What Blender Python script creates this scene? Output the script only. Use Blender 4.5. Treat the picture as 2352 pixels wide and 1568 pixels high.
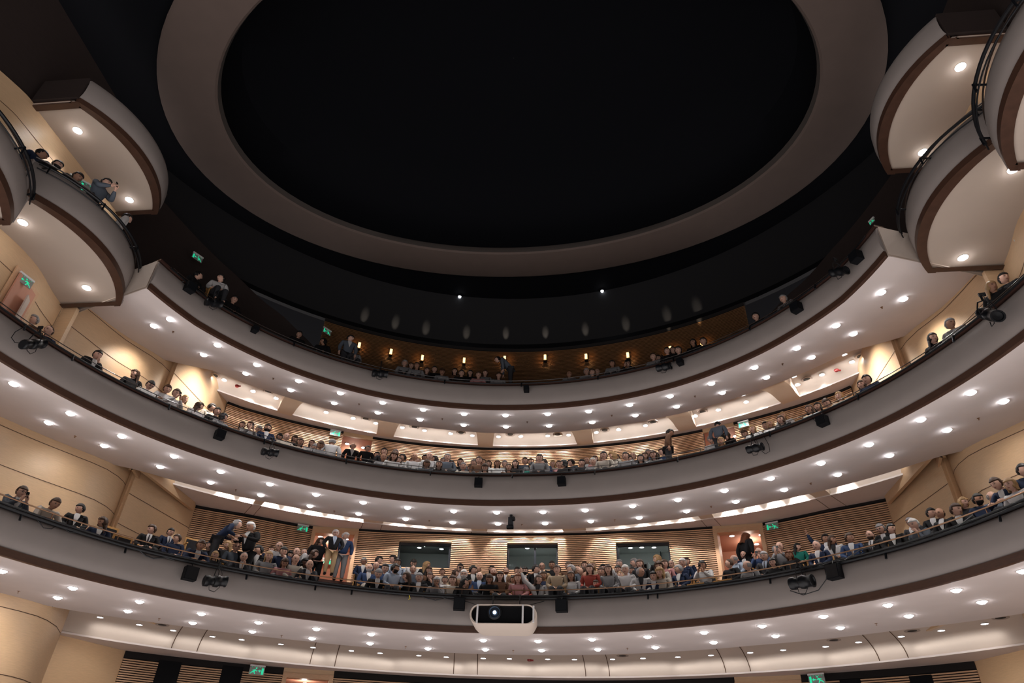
import bpy, bmesh, math, random
import numpy as np
from mathutils import Vector, Matrix
for o in list(bpy.data.objects): bpy.data.objects.remove(o)
S = bpy.context.scene; COL = S.collection
R_ = math.radians
# ------------------------------------------------------------ camera
PITCH, YAW, ROLL, FPX = R_(35.4504), R_(-6.8785), R_(2.1065), 1554.28
EYE = Vector((2.0, 0.0, 1.6))
cp, sp, cy, sy = math.cos(PITCH), math.sin(PITCH), math.cos(YAW), math.sin(YAW)
fw = Vector((sy*cp, cy*cp, sp)); rt = Vector((cy, -sy, 0)); up = rt.cross(fw)
c, s = math.cos(ROLL), math.sin(ROLL)
CR = rt*c + up*s; CU = rt*(-s) + up*c
cam_d = bpy.data.cameras.new('camera'); cam = bpy.data.objects.new('camera', cam_d); COL.objects.link(cam)
M = Matrix((CR, CU, -fw)).transposed().to_4x4(); M.translation = EYE
cam.matrix_world = M
cam_d.sensor_width = 36; cam_d.lens = FPX/2352*36; cam_d.clip_end = 200
S.camera = cam
# ------------------------------------------------------------ world, exposure
w = bpy.data.worlds.new('world'); S.world = w; w.use_nodes = True
bg = w.node_tree.nodes['Background']; bg.inputs[0].default_value = (1.0, .92, .90, 1); bg.inputs[1].default_value = 1.0
# background light stands in for lit stalls and stage, not built; dark above
_t = w.node_tree; _c = _t.nodes.new('ShaderNodeTexCoord'); _x = _t.nodes.new('ShaderNodeSeparateXYZ'); _m = _t.nodes.new('ShaderNodeMapRange')
_t.links.new(_c.outputs['Generated'], _x.inputs[0]); _t.links.new(_x.outputs[2], _m.inputs[0]); _t.links.new(_m.outputs[0], bg.inputs[1])
_m.inputs[1].default_value = -.62; _m.inputs[2].default_value = -.12; _m.inputs[3].default_value = 1.42; _m.inputs[4].default_value = .02
S.view_settings.view_transform = 'Standard'; S.view_settings.look = 'None'
S.view_settings.exposure = 0.0; S.view_settings.gamma = 1.0
S.cycles.max_bounces = 5; S.cycles.diffuse_bounces = 3; S.cycles.glossy_bounces = 2; S.cycles.transmission_bounces = 3
S.cycles.sample_clamp_indirect = 3.0; S.cycles.use_denoising = True; S.cycles.use_light_tree = True; S.cycles.use_adaptive_sampling = True; S.cycles.adaptive_threshold = .04
YC = 9.5                                   # centre of the round hall in plan
# ------------------------------------------------------------ photograph <-> place
def ray(px, py):
    return fw*FPX + CR*(px-1176) + CU*(784-py)
def on_z(px, py, z):
    d = ray(px, py); return EYE + d*((z-EYE.z)/d.z)
def on_y(px, py, y):
    d = ray(px, py); return EYE + d*(y/d.y)
def on_r(px, py, r):
    d = ray(px, py); ox, oy = EYE.x, EYE.y-YC
    for _ in range(3):
        rr = r(math.degrees(math.atan2(ox+d.x*t, oy+d.y*t))) if callable(r) and _ else (r(0) if callable(r) else r)
        a = d.x**2+d.y**2; b = 2*(ox*d.x+oy*d.y); c_ = ox*ox+oy*oy-rr*rr
        t = (-b+math.sqrt(max(0, b*b-4*a*c_)))/(2*a)
    return EYE + d*t
def project(p):
    v = Vector(p)-EYE; z = v.dot(fw); return (1176+FPX*v.dot(CR)/z, 784-FPX*v.dot(CU)/z)
def phi_of(p): return math.degrees(math.atan2(p[0], p[1]-YC))
def r_of(p): return math.hypot(p[0], p[1]-YC)
def cyl(ph, r, z): a = R_(ph); return Vector((r*math.sin(a), YC+r*math.cos(a), z))
def tab(*kv):
    ks = [a for a, b in kv]; vs = [b for a, b in kv]
    return lambda ph: float(np.interp(abs(ph), ks, vs))
def plus(f, d): return lambda ph: f(ph)+d
# ------------------------------------------------------------ materials
MATS = {}
def mat(name, col, rough=.6, metal=0, emit=None, estr=0, noise=0, nscale=20, spec=.5, alpha=None, trans=0, grain=None, bump=0):
    m = bpy.data.materials.new(name); m.use_nodes = True; nt = m.node_tree; b = nt.nodes['Principled BSDF']
    b.inputs['Base Color'].default_value = (*col, 1); b.inputs['Roughness'].default_value = rough
    b.inputs['Metallic'].default_value = metal; b.inputs['Specular IOR Level'].default_value = spec
    if trans: b.inputs['Transmission Weight'].default_value = trans; b.inputs['IOR'].default_value = 1.1
    if emit: b.inputs['Emission Color'].default_value = (*emit, 1); b.inputs['Emission Strength'].default_value = estr
    if noise or grain or bump:
        tc = nt.nodes.new('ShaderNodeTexCoord'); mp = nt.nodes.new('ShaderNodeMapping'); n = nt.nodes.new('ShaderNodeTexNoise')
        nt.links.new(tc.outputs['Object'], mp.inputs[0]); nt.links.new(mp.outputs[0], n.inputs['Vector'])
        if grain: mp.inputs['Scale'].default_value = grain
        n.inputs['Scale'].default_value = nscale; n.inputs['Detail'].default_value = 4
        if noise:
            r = nt.nodes.new('ShaderNodeMapRange'); nt.links.new(n.outputs['Fac'], r.inputs[0])
            r.inputs[1].default_value = .25; r.inputs[2].default_value = .75
            r.inputs[3].default_value = 1-noise; r.inputs[4].default_value = 1+noise
            mx = nt.nodes.new('ShaderNodeVectorMath'); mx.operation = 'SCALE'; mx.inputs[0].default_value = col
            nt.links.new(r.outputs[0], mx.inputs['Scale']); nt.links.new(mx.outputs[0], b.inputs['Base Color'])
        if bump:
            bp = nt.nodes.new('ShaderNodeBump'); bp.inputs['Strength'].default_value = bump; bp.inputs['Distance'].default_value = .01
            nt.links.new(n.outputs['Fac'], bp.inputs['Height']); nt.links.new(bp.outputs[0], b.inputs['Normal'])
    MATS[name] = m; return m
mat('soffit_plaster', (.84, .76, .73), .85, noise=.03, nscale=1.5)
mat('soffit_low_dimmed', (.66, .58, .55), .85, noise=.03, nscale=1.5)  # soffit plaster with the lowest tier's dimmer light put into the colour
mat('rib_plaster_lit', (.88, .74, .60), .8)  # plaster lightened and warmed so the ribs look lit
mat('cove_plaster', (.68, .58, .50), .85, noise=.02, nscale=1.5)
mat('fascia_plaster', (.29, .256, .240), .5, noise=.04, nscale=2)
mat('trim_wood', (.070, .034, .022), .4, noise=.2, nscale=6, grain=(1, 1, 8))
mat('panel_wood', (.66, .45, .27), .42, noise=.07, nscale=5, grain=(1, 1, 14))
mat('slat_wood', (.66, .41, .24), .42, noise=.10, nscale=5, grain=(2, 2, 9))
mat('slat_shaded', (.17, .085, .036), .42, noise=.1, nscale=5, grain=(2, 2, 9))  # slat wood darkened to stand for the unlit upper gallery
mat('slat_gap', (.010, .008, .008), .9)
mat('joint_dark', (.10, .055, .03), .8)
mat('black_ceiling', (.0018, .0021, .0034), .85, spec=.1)
mat('black_paint', (.004, .0045, .006), .7, spec=.15)
mat('upper_panel', (.004, .0042, .0055), .6, spec=.2)
mat('ring_plaster', (.085, .060, .050), .85, noise=.05, nscale=2)
mat('ring_lip', (.045, .036, .031), .85)
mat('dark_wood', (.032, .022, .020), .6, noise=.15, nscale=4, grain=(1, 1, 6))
mat('rail_wood', (.055, .028, .022), .25)
mat('brass', (.34, .20, .12), .3, metal=1)
mat('black_metal', (.005, .006, .008), .4, metal=.0, spec=.35)
mat('steel', (.35, .36, .38), .3, metal=1)
mat('carpet', (.10, .055, .045), .95, noise=.1, nscale=30)
mat('lens_white', (1, 1, 1), .5, emit=(.93, .95, 1), estr=42)
mat('box_plaster_dimmed', (.52, .43, .36), .85, noise=.03, nscale=1.5)  # soffit plaster darkened to look less lit under the boxes
mat('rail_dark', (.05, .035, .03), .25, spec=.6)
mat('lens_small', (1, 1, 1), .5, emit=(.97, .96, 1), estr=9)
mat('strip_light', (1, 1, 1), .5, emit=(1, .95, .92), estr=10)
mat('lamp_trim', (.75, .74, .74), .4)
mat('lamp_amber', (1, .8, .5), .5, emit=(1, .56, .24), estr=2.0)
mat('exit_green', (.02, .6, .35), .5, emit=(.02, .85, .42), estr=.55)
mat('exit_plate', (.28, .30, .28), .3, spec=.5)
mat('corridor', (.62, .30, .20), .7)
mat('control_room', (.30, .31, .30), .7)
mat('window_frame', (.012, .015, .02), .35)
mat('window_glass', (.9, .95, .95), .04, trans=1.0, spec=.4)
mat('seat_wood', (.62, .34, .12), .4, noise=.1, nscale=8, grain=(1, 1, 8))
mat('seat_fabric', (.015, .014, .018), .9)
mat('red_plastic', (.28, .02, .02), .4)
mat('vent_white', (.42, .34, .29), .6)
mat('vent_slot', (.03, .025, .02), .8)
mat('yellow_tape', (.7, .55, .05), .6)
# ------------------------------------------------------------ object helpers
def tag(o, label=None, cat=None, group=None, kind=None):
    if label: o['label'] = label
    if cat: o['category'] = cat
    if group: o['group'] = group
    if kind: o['kind'] = kind
    return o
class MB:
    """collects shapes; build() links them as one mesh object"""
    def __init__(s): s.v = []; s.f = []; s.mi = []
    def add(s, vs, fs, mi=0):
        n = len(s.v); s.v += [tuple(v) for v in vs]; s.f += [tuple(i+n for i in f) for f in fs]; s.mi += [mi]*len(fs); return s
    def box(s, c, sz, rz=0, mi=0, M=None):
        x, y, z = [q/2 for q in sz]
        vs = [Vector((a*x, b*y, d*z)) for a in (-1, 1) for b in (-1, 1) for d in (-1, 1)]
        if rz: vs = [Matrix.Rotation(rz, 3, 'Z') @ v for v in vs]
        vs = [v+Vector(c) for v in vs]
        if M is not None: vs = [M @ v for v in vs]
        return s.add(vs, [(0, 1, 3, 2), (4, 6, 7, 5), (0, 4, 5, 1), (2, 3, 7, 6), (0, 2, 6, 4), (1, 5, 7, 3)], mi)
    def tube(s, pts, rad, n=8, mi=0, cap=True):
        pts = [Vector(p) for p in pts]; m = len(pts)
        rad = [rad]*m if not hasattr(rad, '__len__') else rad
        vs = []; prev = None
        for i, p in enumerate(pts):
            t = (pts[min(i+1, m-1)]-pts[max(i-1, 0)]).normalized()
            a = prev if prev is not None else (Vector((0, 0, 1)) if abs(t.z) < .9 else Vector((1, 0, 0)))
            u = t.cross(a)
            if u.length < 1e-4: u = t.cross(Vector((0, 1, 0)))
            u.normalize(); v_ = u.cross(t).normalized(); prev = v_
            for k in range(n):
                an = 2*math.pi*k/n; vs.append(p+u*math.cos(an)*rad[i]+v_*math.sin(an)*rad[i])
        fs = [(i*n+k, i*n+(k+1) % n, (i+1)*n+(k+1) % n, (i+1)*n+k) for i in range(m-1) for k in range(n)]
        if cap: fs += [tuple(range(n))[::-1], tuple((m-1)*n+k for k in range(n))]
        return s.add(vs, fs, mi)
    def lathe(s, prof, n=20, M=None, mi=0):
        vs = [Vector((r*math.cos(2*math.pi*k/n), r*math.sin(2*math.pi*k/n), z)) for r, z in prof for k in range(n)]
        if M is not None: vs = [M @ v for v in vs]
        m = len(prof); fs = [(i*n+k, i*n+(k+1) % n, (i+1)*n+(k+1) % n, (i+1)*n+k) for i in range(m-1) for k in range(n)]
        if prof[0][0] > 1e-4: fs.append(tuple(range(n))[::-1])
        if prof[-1][0] > 1e-4: fs.append(tuple((m-1)*n+k for k in range(n)))
        return s.add(vs, fs, mi)
    def grid(s, rows, mi=0, close=False):
        m = len(rows); n = len(rows[0]); vs = [p for r in rows for p in r]
        fs = [(i*n+k, i*n+(k+1) % n, (i+1)*n+(k+1) % n, (i+1)*n+k) for i in range(m-1) for k in range(n if close else n-1)]
        return s.add(vs, fs, mi)
    def prism(s, poly, z0, z1, mi=0):
        n = len(poly); vs = [(x, y, z0) for x, y in poly]+[(x, y, z1) for x, y in poly]
        fs = [(i, (i+1) % n, n+(i+1) % n, n+i) for i in range(n)]+[tuple(range(n))[::-1], tuple(range(n, 2*n))]
        return s.add(vs, fs, mi)
    def sweep(s, prof, p0, p1, step=2.0, mi=0, closed=True):
        """profile [(r or r(phi), z or z(phi))...] carried round the hall from phi p0 to p1"""
        n = max(2, int(abs(p1-p0)/step)+1); rows = []
        for i in range(n+1):
            ph = p0+(p1-p0)*i/n
            rows.append([cyl(ph, r(ph) if callable(r) else r, z(ph) if callable(z) else z) for r, z in prof])
        m = len(prof); b = len(s.v); s.grid(rows, mi, close=closed)
        if closed: s.f += [tuple(b+k for k in range(m)), tuple(b+n*m+k for k in range(m))[::-1]]; s.mi += [mi]*2
        return s
    def mesh(s, name, smooth=False):
        me = bpy.data.meshes.new(name); me.from_pydata(s.v, [], s.f); me.update()
        me.polygons.foreach_set('material_index', s.mi)
        bm = bmesh.new(); bm.from_mesh(me); bmesh.ops.recalc_face_normals(bm, faces=bm.faces)
        if smooth:
            for f in bm.faces: f.smooth = True
            for e in bm.edges:
                if len(e.link_faces) == 2 and e.calc_face_angle(0) > .7: e.smooth = False
        bm.to_mesh(me); bm.free(); return me
    def build(s, name, m, parent=None, smooth=True, loc=None):
        me = s.mesh(name, smooth)
        for q in (m if isinstance(m, (list, tuple)) else [m]): me.materials.append(MATS[q])
        return link(name, me, parent, loc)
def link(name, me, parent=None, loc=None):
    o = bpy.data.objects.new(name, me); COL.objects.link(o)
    if parent: o.parent = parent
    if loc is not None: o.location = loc
    return o
def rebase(o, base):
    """move a world-space mesh's origin to base without moving the mesh"""
    o.data.transform(Matrix.Translation(-Vector(base))); o.location = base; return o
def empty(name, loc, rz=0):
    o = bpy.data.objects.new(name, None); COL.objects.link(o); o.location = loc; o.rotation_euler = (0, 0, rz); o.empty_display_size = .1; return o
def copy_tree(o, parent=None):
    c_ = o.copy(); COL.objects.link(c_)
    if parent: c_.parent = parent; c_.matrix_parent_inverse = o.matrix_parent_inverse
    for ch in KIDS.get(o.name, [k for k in o.children]): copy_tree(ch, c_)
    return c_
KIDS = {}
def struct(name, mb, m, parent=None, smooth=True):
    o = mb.build(name, m, parent, smooth); o['kind'] = 'structure'; return o
def lamp(name, kind, loc, energy, color=(1, 1, 1), parent=None, size=.05, direction=None, cone=None, blend=.5, sy=None):
    d = bpy.data.lights.new(name, kind); d.energy = energy; d.color = color
    if kind == 'AREA':
        d.size = size
        if sy: d.shape = 'RECTANGLE'; d.size_y = sy
    else: d.shadow_soft_size = size
    if cone: d.spot_size = R_(cone); d.spot_blend = blend
    o = bpy.data.objects.new(name, d); COL.objects.link(o); o.location = loc
    if direction is not None: o.rotation_euler = Vector(direction).to_track_quat('-Z', 'Y').to_euler()
    if parent: o.parent = parent
    return o
ORD = ['first', 'second', 'third', 'fourth', 'fifth', 'sixth', 'seventh', 'eighth', 'ninth', 'tenth', 'eleventh', 'twelfth', 'thirteenth', 'fourteenth', 'fifteenth', 'sixteenth', 'seventeenth', 'eighteenth', 'nineteenth', 'twentieth', 'twenty-first', 'twenty-second', 'twenty-third', 'twenty-fourth', 'twenty-fifth', 'twenty-sixth', 'twenty-seventh', 'twenty-eighth', 'twenty-ninth', 'thirtieth']
def nth(i, n):
    """i-th of n counted from the nearer side"""
    if n == 1: return 'only'
    if i == 0: return 'leftmost'
    if i == n-1: return 'rightmost'
    if i < n/2: return ORD[i]+' from left'
    return ORD[n-1-i]+' from right'
# ============================================================ the hall
TIERS = {
 1: dict(name='lower', z=5.90, top=6.84, R=tab((0, 10.38), (27, 10.50), (45, 10.70), (57, 10.88), (75, 10.98), (110, 11.2))),
 2: dict(name='middle', z=9.64, top=10.66, R=tab((0, 10.42), (28, 10.62), (45, 10.74), (60, 10.85), (75, 10.92), (110, 11.1))),
 3: dict(name='upper', z=13.06, top=14.06, R=tab((0, 10.45), (30, 10.50), (45, 10.46), (60, 10.36), (72, 10.05), (80, 9.9))),
}
# r of soffit rear edge, lip front edge, rear wall top; heights
CE = {
 1: dict(sr=tab((0, 13.45), (30, 13.5), (45, 13.9), (56, 14.5)), zs=5.93, lp=tab((0, 16.95), (52, 17.35)), zl=5.85, wall=tab((0, 17.4), (22, 17.6), (30, 18.0), (45, 18.55), (52, 17.6), (55, 15.2), (56, 14.35)), side=14.3, far=14.4),
 2: dict(sr=tab((0, 13.8), (35, 13.95), (54, 14.35), (56, 14.6)), zs=10.10, lp=tab((0, 14.88), (18, 14.92), (32, 15.15), (50, 15.35)), zl=10.37, wall=tab((0, 14.95), (13, 15.1), (24, 15.7), (30, 16.2), (38, 16.25), (44, 16.6), (50, 15.6), (55, 14.3)), side=13.9),
 3: dict(sr=tab((0, 13.6), (20, 13.5), (50, 13.45), (54, 13.9), (56, 14.15)), zs=13.80, lp=tab((0, 15.9), (48, 15.8)), zl=14.40, wall=tab((0, 16.0), (28, 16.15), (44, 16.35), (49, 15.2), (55, 14.0)), side=13.85),
}
def soffit_z(t, ph, r):
    a = TIERS[t]['R'](ph)+.04; b = CE[t]['sr'](min(abs(ph), 56)); k = min(1, max(0, (r-a)/(b-a)))
    return TIERS[t]['z']+.0+(CE[t]['zs']-TIERS[t]['z'])*k
PEND = {1: 104, 2: 106, 3: 70}
PW = 55.0                                   # where the alcove meets the round side walls
WHERE = {1: 'lower', 2: 'middle', 3: 'upper'}
for t, T in TIERS.items():
    R = T['R']; z = T['z']; top = T['top']; pe = PEND[t]; C = CE[t]
    # wood band along the foot of the parapet
    struct('trim_%d' % t, MB().sweep([(R, z), (plus(R, -.03), z+.01), (plus(R, -.03), z+.165), (plus(R, .05), z+.165), (plus(R, .05), z)], -pe, pe), 'trim_wood')
    # curved parapet front
    h = top-z
    prof = [(plus(R, .0), z+.165), (plus(R, -.05), z+.30), (plus(R, -.065), z+.45*h), (plus(R, -.05), z+.75*h), (plus(R, -.01), top-.09), (plus(R, .03), top-.04), (plus(R, .09), top-.005), (plus(R, .16), top), (plus(R, .22), top), (plus(R, .22), z+.165)]
    struct('wall_front_%s' % T['name'], MB().sweep(prof, -pe, pe), 'fascia_plaster')
    # underside
    n = 5
    def rr(k, t=t, C=C, R=R): return lambda ph: (R(ph)+.04)+(C['sr'](min(abs(ph), 56))-(R(ph)+.04))*k/n
    rows = [(rr(k), (lambda ph, k=k, t=t: TIERS[t]['z']+(CE[t]['zs']-TIERS[t]['z'])*k/n)) for k in range(n+1)]
    rows += [(rr(n), lambda ph, t=t: CE[t]['zs']+.10), (rr(0), lambda ph, t=t: TIERS[t]['z']+.10)]
    struct('ceiling_soffit_%s' % T['name'], MB().sweep(rows, -pe, pe), 'soffit_plaster' if t > 1 else 'soffit_low_dimmed')
    # coffered ceiling behind: flat, then curving down to the light cove
    lp = C['lp']; zl = C['zl']; zc = {1: 6.62, 2: 10.95, 3: 14.98}[t]; rc = {1: 2.2, 2: .75, 3: 1.15}[t]
    mbc = MB(); prof = [(plus(C['sr'], -.3), zc)]
    for k in range(9):
        a = math.pi/2*k/8; prof.append(((lambda ph, a=a, lp=lp, rc=rc: lp(ph)+.02-rc*(1-math.sin(a))), zl+.03+(zc-zl-.03)*math.cos(a)))
    prof += [(plus(lp, .14), zl+.03), (plus(lp, .14), zc+.1), (plus(C['sr'], -.3), zc+.1)]
    mbc.sweep(prof, -PW, PW)
    struct('ceiling_cove_%s' % T['name'], mbc, 'cove_plaster')
    # closing upstand at soffit edge
    struct('ceiling_upstand_%s' % T['name'], MB().sweep([(plus(C['sr'], -.06), C['zs']+.02), (plus(C['sr'], -.06), zc+.05), (plus(C['sr'], -.14), zc+.05), (plus(C['sr'], -.14), C['zs']+.02)], -PW, PW), 'cove_plaster')
    # lip: flat shelf between cove and rear wall
    wl = C['wall']
    struct('ceiling_lip_%s' % T['name'], MB().sweep([(plus(lp, -.03), zl), (plus(lp, -.03), zl+.05), (plus(lp, -.01), zl+.05), (plus(lp, -.01), zl+.02), (lambda ph, wl=wl, lp=lp: max(wl(ph), lp(ph))+.3, zl+.02), (lambda ph, wl=wl, lp=lp: max(wl(ph), lp(ph))+.3, zl)], -PW, PW), 'soffit_plaster')
# light strip hidden in the cove: real strip lamps on the soffit's rear edge
def cove_lamps():
    for t, (e, nseg) in {1: (2.6, 12), 2: (3.5, 12), 3: (5.5, 12)}.items():
        C = CE[t]
        for k in range(nseg):
            ph = -50+100*(k+.5)/nseg
            p = cyl(ph, C['lp'](ph)-{1: .30, 2: .40, 3: .45}[t], C['zl']+{1: .16, 2: .22, 3: .2}[t])
            d = cyl(ph, C['lp'](ph)+.05, C['zl']+{1: .30, 2: .15, 3: .2}[t])-p
            L = 2*math.pi*C['lp'](ph)*(100/nseg)/360
            o = lamp('cove_strip', 'AREA', p, e, (1, .96, .93), size=L*.95, sy=.06)
            zax = -d.normalized(); xax = Vector((math.cos(R_(ph)), -math.sin(R_(ph)), 0)); yax = zax.cross(xax).normalized(); xax = yax.cross(zax)
            o.rotation_euler = Matrix((xax, yax, zax)).transposed().to_euler()
# radial ribs that part the coffers
RIBS = {3: [(633, 948, 670, 954), (865, 996.5, 903, 1004), (1098, 1024, 1132, 1026), (1326, 1020, 1363.5, 1018), (1558.5, 988, 1598.5, 979), (1796, 926, 1839, 913)],
        2: [(580, 1158, 600, 1162), (833, 1203, 877, 1207), (1083, 1222, 1119, 1223), (1294, 1221, 1345, 1217), (1610, 1194, 1640, 1190), (1880, 1150, 1912, 1140)],
        1: [(392.5, 1492, 448, 1502), (710, 1530, 767, 1535), (1041, 1550, 1096, 1553), (1345, 1556, 1400, 1556), (1664, 1546, 1722, 1544), (2015, 1519, 2083, 1513)]}
for t, L in RIBS.items():
    C = CE[t]
    for (x0, y0, x1, y1) in L:
        a = phi_of(on_z(x0, y0, C['zl'])); b = phi_of(on_z(x1, y1, C['zl']))
        zc = {1: 6.62, 2: 10.95, 3: 14.98}[t]; zl = C['zl']; zs = C['zs']
        if t == 1:                         # only dark joints in the cove plaster
            for ph in (a, b):
                rc = 2.2; prof = []
                for k in range(9):
                    an = math.pi/2*k/8
                    prof.append((C['lp'](ph)+.02-rc*(1-math.sin(an))-.012, zl+.03+(zc-zl-.03)*math.cos(an)-.012))
                mb = MB()
                mb.grid([[cyl(ph-.045, r, z) for r, z in prof], [cyl(ph+.045, r, z) for r, z in prof]])
                struct('trim_joint', mb, 'joint_dark')
            continue
        # rib underside: level with the soffit, S-curve down to the lip
        mb = MB(); ns = 12; rows = []
        for i in range(ns+1):
            u = i/ns; r0 = C['sr'](a)-.15; r1 = C['lp'](a)+.10
            r = r0+(r1-r0)*u; k = u*u*(3-2*u)
            if t == 3: z = zs+.03+(zl-zs-.03)*0+((zl+.02-zs-.03) if u > 1 else 0); z = (zs+.03)+(.32)*math.sin(math.pi*min(1, u*1.15))*.9+(zl+.0-zs-.03)*k
            else: z = (zs+.03)+.12*math.sin(math.pi*u)+(zl-zs-.03)*k
            w = (b-a)*.5*(1+(.9 if t == 3 else .5)*(1-u)**1.5)
            m_ = (a+b)/2
            rows.append([cyl(m_-w, r, zc+.02), cyl(m_-w, r, z), cyl(m_+w, r, z), cyl(m_+w, r, zc+.02)])
        mb.grid(rows)
        struct('ceiling_rib', mb, 'rib_plaster_lit')
        if t == 2:
            for ph in (a, b):
                mb = MB(); mb.grid([[cyl(ph+d, C['lp'](ph)-.04, zl-.006), cyl(ph+d, C['wall'](ph)+.02, zl-.006)] for d in (-.035, .035)]); struct('trim_joint', mb, 'joint_dark')
# soffit panel joints seen under the middle gallery
# ------------------------------------------------------------ floors of the galleries (stepped)
ROWS = {1: [(11.28, 6.42), (12.13, 6.82), (12.98, 7.22), (13.83, 7.62)], 2: [(11.28, 10.08), (12.13, 10.56), (12.98, 11.04), (13.83, 11.52)], 3: [(11.28, 13.62), (12.13, 14.2), (12.98, 14.78), (13.83, 15.3)]}
AISLE = {1: 8.04, 2: 11.9, 3: 15.3}
for t in (1, 2, 3):
    R = TIERS[t]['R']; pe = PEND[t]; wl = CE[t+1]['wall'] if t < 3 else tab((0, 15.0), (60, 14.9)); zb = CE[t]['zs']+.15
    prof = [(plus(R, .20), TIERS[t]['z']+.12), (plus(R, .20), ROWS[t][0][1])]
    for i, (r, z) in enumerate(ROWS[t]):
        if t < 3 or True:
            prof += [(r-.35 if i else plus(R, .2), z), (r+.5, z)]
    mb = MB()
    for k, (r, z) in enumerate(ROWS[t]):
        r0 = plus(R, .2) if k == 0 else r-.35
        r1 = r+.5
        pk = pe if k < 2 else (62 if k < 3 else 54)
        if k == 2: r1_ = r1
        zlo = max(z-.5, soffit_z(t, 0, r1(0) if callable(r1) else r1)+.12) if k < 3 else z-.18
        zlo = min(zlo, z-.03)
        mb.sweep([(r0, zlo), (r0, z), (r1, z), (r1, zlo)], -pk, pk, 3)
    a = AISLE[t]
    mb.sweep([(14.33, a-.18), (14.33, a), (wl if t < 3 else 15.2, a), (wl if t < 3 else 15.2, a-.18)], -52, 52, 3)
    struct('floor_gallery_%s' % WHERE[t], mb, 'carpet', smooth=False)
struct('floor', MB().sweep([(11, -.1), (11, 0), (19, 1.2), (19, 1.1)], -100, 100, 4), 'carpet')
# ------------------------------------------------------------ side walls (light wood, round), in storeys
COLUMN = {1: [(52, 17.67), (52.6, 16.9), (53.4, 16.1), (54.8, 15.3), (56.5, 14.74), (58, 14.45), (60, 14.3), (62, 14.25), (104, 14.25)],
          2: [(50.2, 17.3), (51.8, 16.15), (53.2, 15.35), (54.2, 14.98), (55.3, 14.72), (57, 14.48), (59, 14.38), (62, 14.35), (104, 14.4)],
          3: [(51.0, 16.0), (51.8, 15.4), (53, 14.85), (54.6, 14.32), (56, 14.1), (58, 13.92), (62, 13.75), (67, 13.4), (71.5, 13.15)]}
FIN = {1: [(45, 18.6), (52, 17.67)], 2: [(44, 16.62), (53.2, 14.93), (53.4, 15.3)], 3: [(44.3, 16.38), (54.2, 14.12), (54.3, 14.5)]}
JOINTS = {1: ((5.63, 4.2), (4.2,)), 2: ((9.86, 8.9, 7.4), (9.55, 8.6)), 3: ((13.6, 12.8), (13.5, 12.5))}
def plan(pts, straight=False):
    out = []
    for (p0, r0), (p1, r1) in zip(pts, pts[1:]):
        n = 10 if straight else max(1, int(abs(p1-p0)/1.2))
        for k in range(n):
            u = k/n; out.append(cyl(p0, r0, 0).lerp(cyl(p1, r1, 0), u) if straight else cyl(p0+(p1-p0)*u, r0+(r1-r0)*u, 0))
    out.append(cyl(*pts[-1], 0)); return out
for t, z0 in ((1, .0), (2, 6.4), (3, 10.1)):
    for sg in (-1, 1):
        side = 'left' if sg < 0 else 'right'
        for kind, fine in (('col', plan(COLUMN[t])), ('fin', plan(FIN[t], True))):
            mb = MB(); rows = []
            for q in fine:
                ph = abs(phi_of(q)); zt = (soffit_z(t, ph, r_of(q))+.04) if (ph > 55.3 and kind == 'col') else {1: 6.65, 2: 10.98, 3: 15.0}[t]
                o_ = q+Vector((q.x, q.y-YC, 0)).normalized()*.12 if kind == 'col' else q+Vector((.12, 0, 0))
                rows.append([Vector((sg*q.x, q.y, z0)), Vector((sg*q.x, q.y, zt)), Vector((sg*o_.x, o_.y, zt)), Vector((sg*o_.x, o_.y, z0))])
            mb.grid(rows, close=True); n4 = len(mb.v)
            mb.f += [(0, 1, 2, 3), (n4-4, n4-3, n4-2, n4-1)]; mb.mi += [0, 0]
            struct('wall_side_%s' % side, mb, 'panel_wood')
            for zj in JOINTS[t][0 if kind == 'col' else 1]:
                mb = MB(); rows = []
                for q in fine:
                    inn = q-(Vector((q.x, q.y-YC, 0)).normalized()*.008 if kind == 'col' else Vector((.008, 0, 0)))
                    rows.append([Vector((sg*inn.x, inn.y, zj-.010)), Vector((sg*inn.x, inn.y, zj+.010))])
                mb.grid(rows); struct('trim_joint', mb, 'joint_dark')
# ------------------------------------------------------------ slatted rear walls
def slat_wall(name, rf, p0, p1, z0, z1, holes=(), pitch=.069, band=.17, wood='slat_wood'):
    mb = MB(); mb.sweep([(plus(rf, .05), z0), (plus(rf, .05), z1), (plus(rf, .16), z1), (plus(rf, .16), z0)], p0, p1, 2, mi=1)
    if holes:
        mb = MB(); segs = []; x = p0
        for a, b, h0, h1 in holes:
            segs.append((x, a, z0, z1)); segs.append((a, b, z0, h0)); segs.append((a, b, h1, z1)); x = b
        segs.append((x, p1, z0, z1))
        for a, b, q0, q1 in segs: mb.sweep([(plus(rf, .05), q0), (plus(rf, .05), q1), (plus(rf, .16), q1), (plus(rf, .16), q0)], a, b, 2, mi=1)
    z = z1-band-.05
    mb.sweep([(plus(rf, .0), z1-band+.02), (plus(rf, .0), z1), (plus(rf, .05), z1), (plus(rf, .05), z1-band+.02)], p0, p1, 2, mi=1)
    while z > z0:
        segs = [(p0, p1)]
        for a, b, h0, h1 in holes:
            if z+.038 > h0 and z < h1:
                ns = []
                for q0, q1 in segs:
                    if a > q0 and b < q1: ns += [(q0, a), (b, q1)]
                    else: ns.append((q0, q1))
                segs = ns
        for q0, q1 in segs: mb.sweep([(rf, z), (rf, z+.038), (plus(rf, .055), z+.038), (plus(rf, .055), z)], q0, q1, 2.4, mi=0)
        z -= pitch
    return struct(name, mb, [wood, 'slat_gap'], smooth=False)
W2 = CE[2]['wall']; W3 = CE[3]['wall']; W1 = CE[1]['wall']
def ph_at(x, y, rf, z=None): return phi_of(on_z(x, y, z)) if z else phi_of(on_r(x, y, rf))
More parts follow.
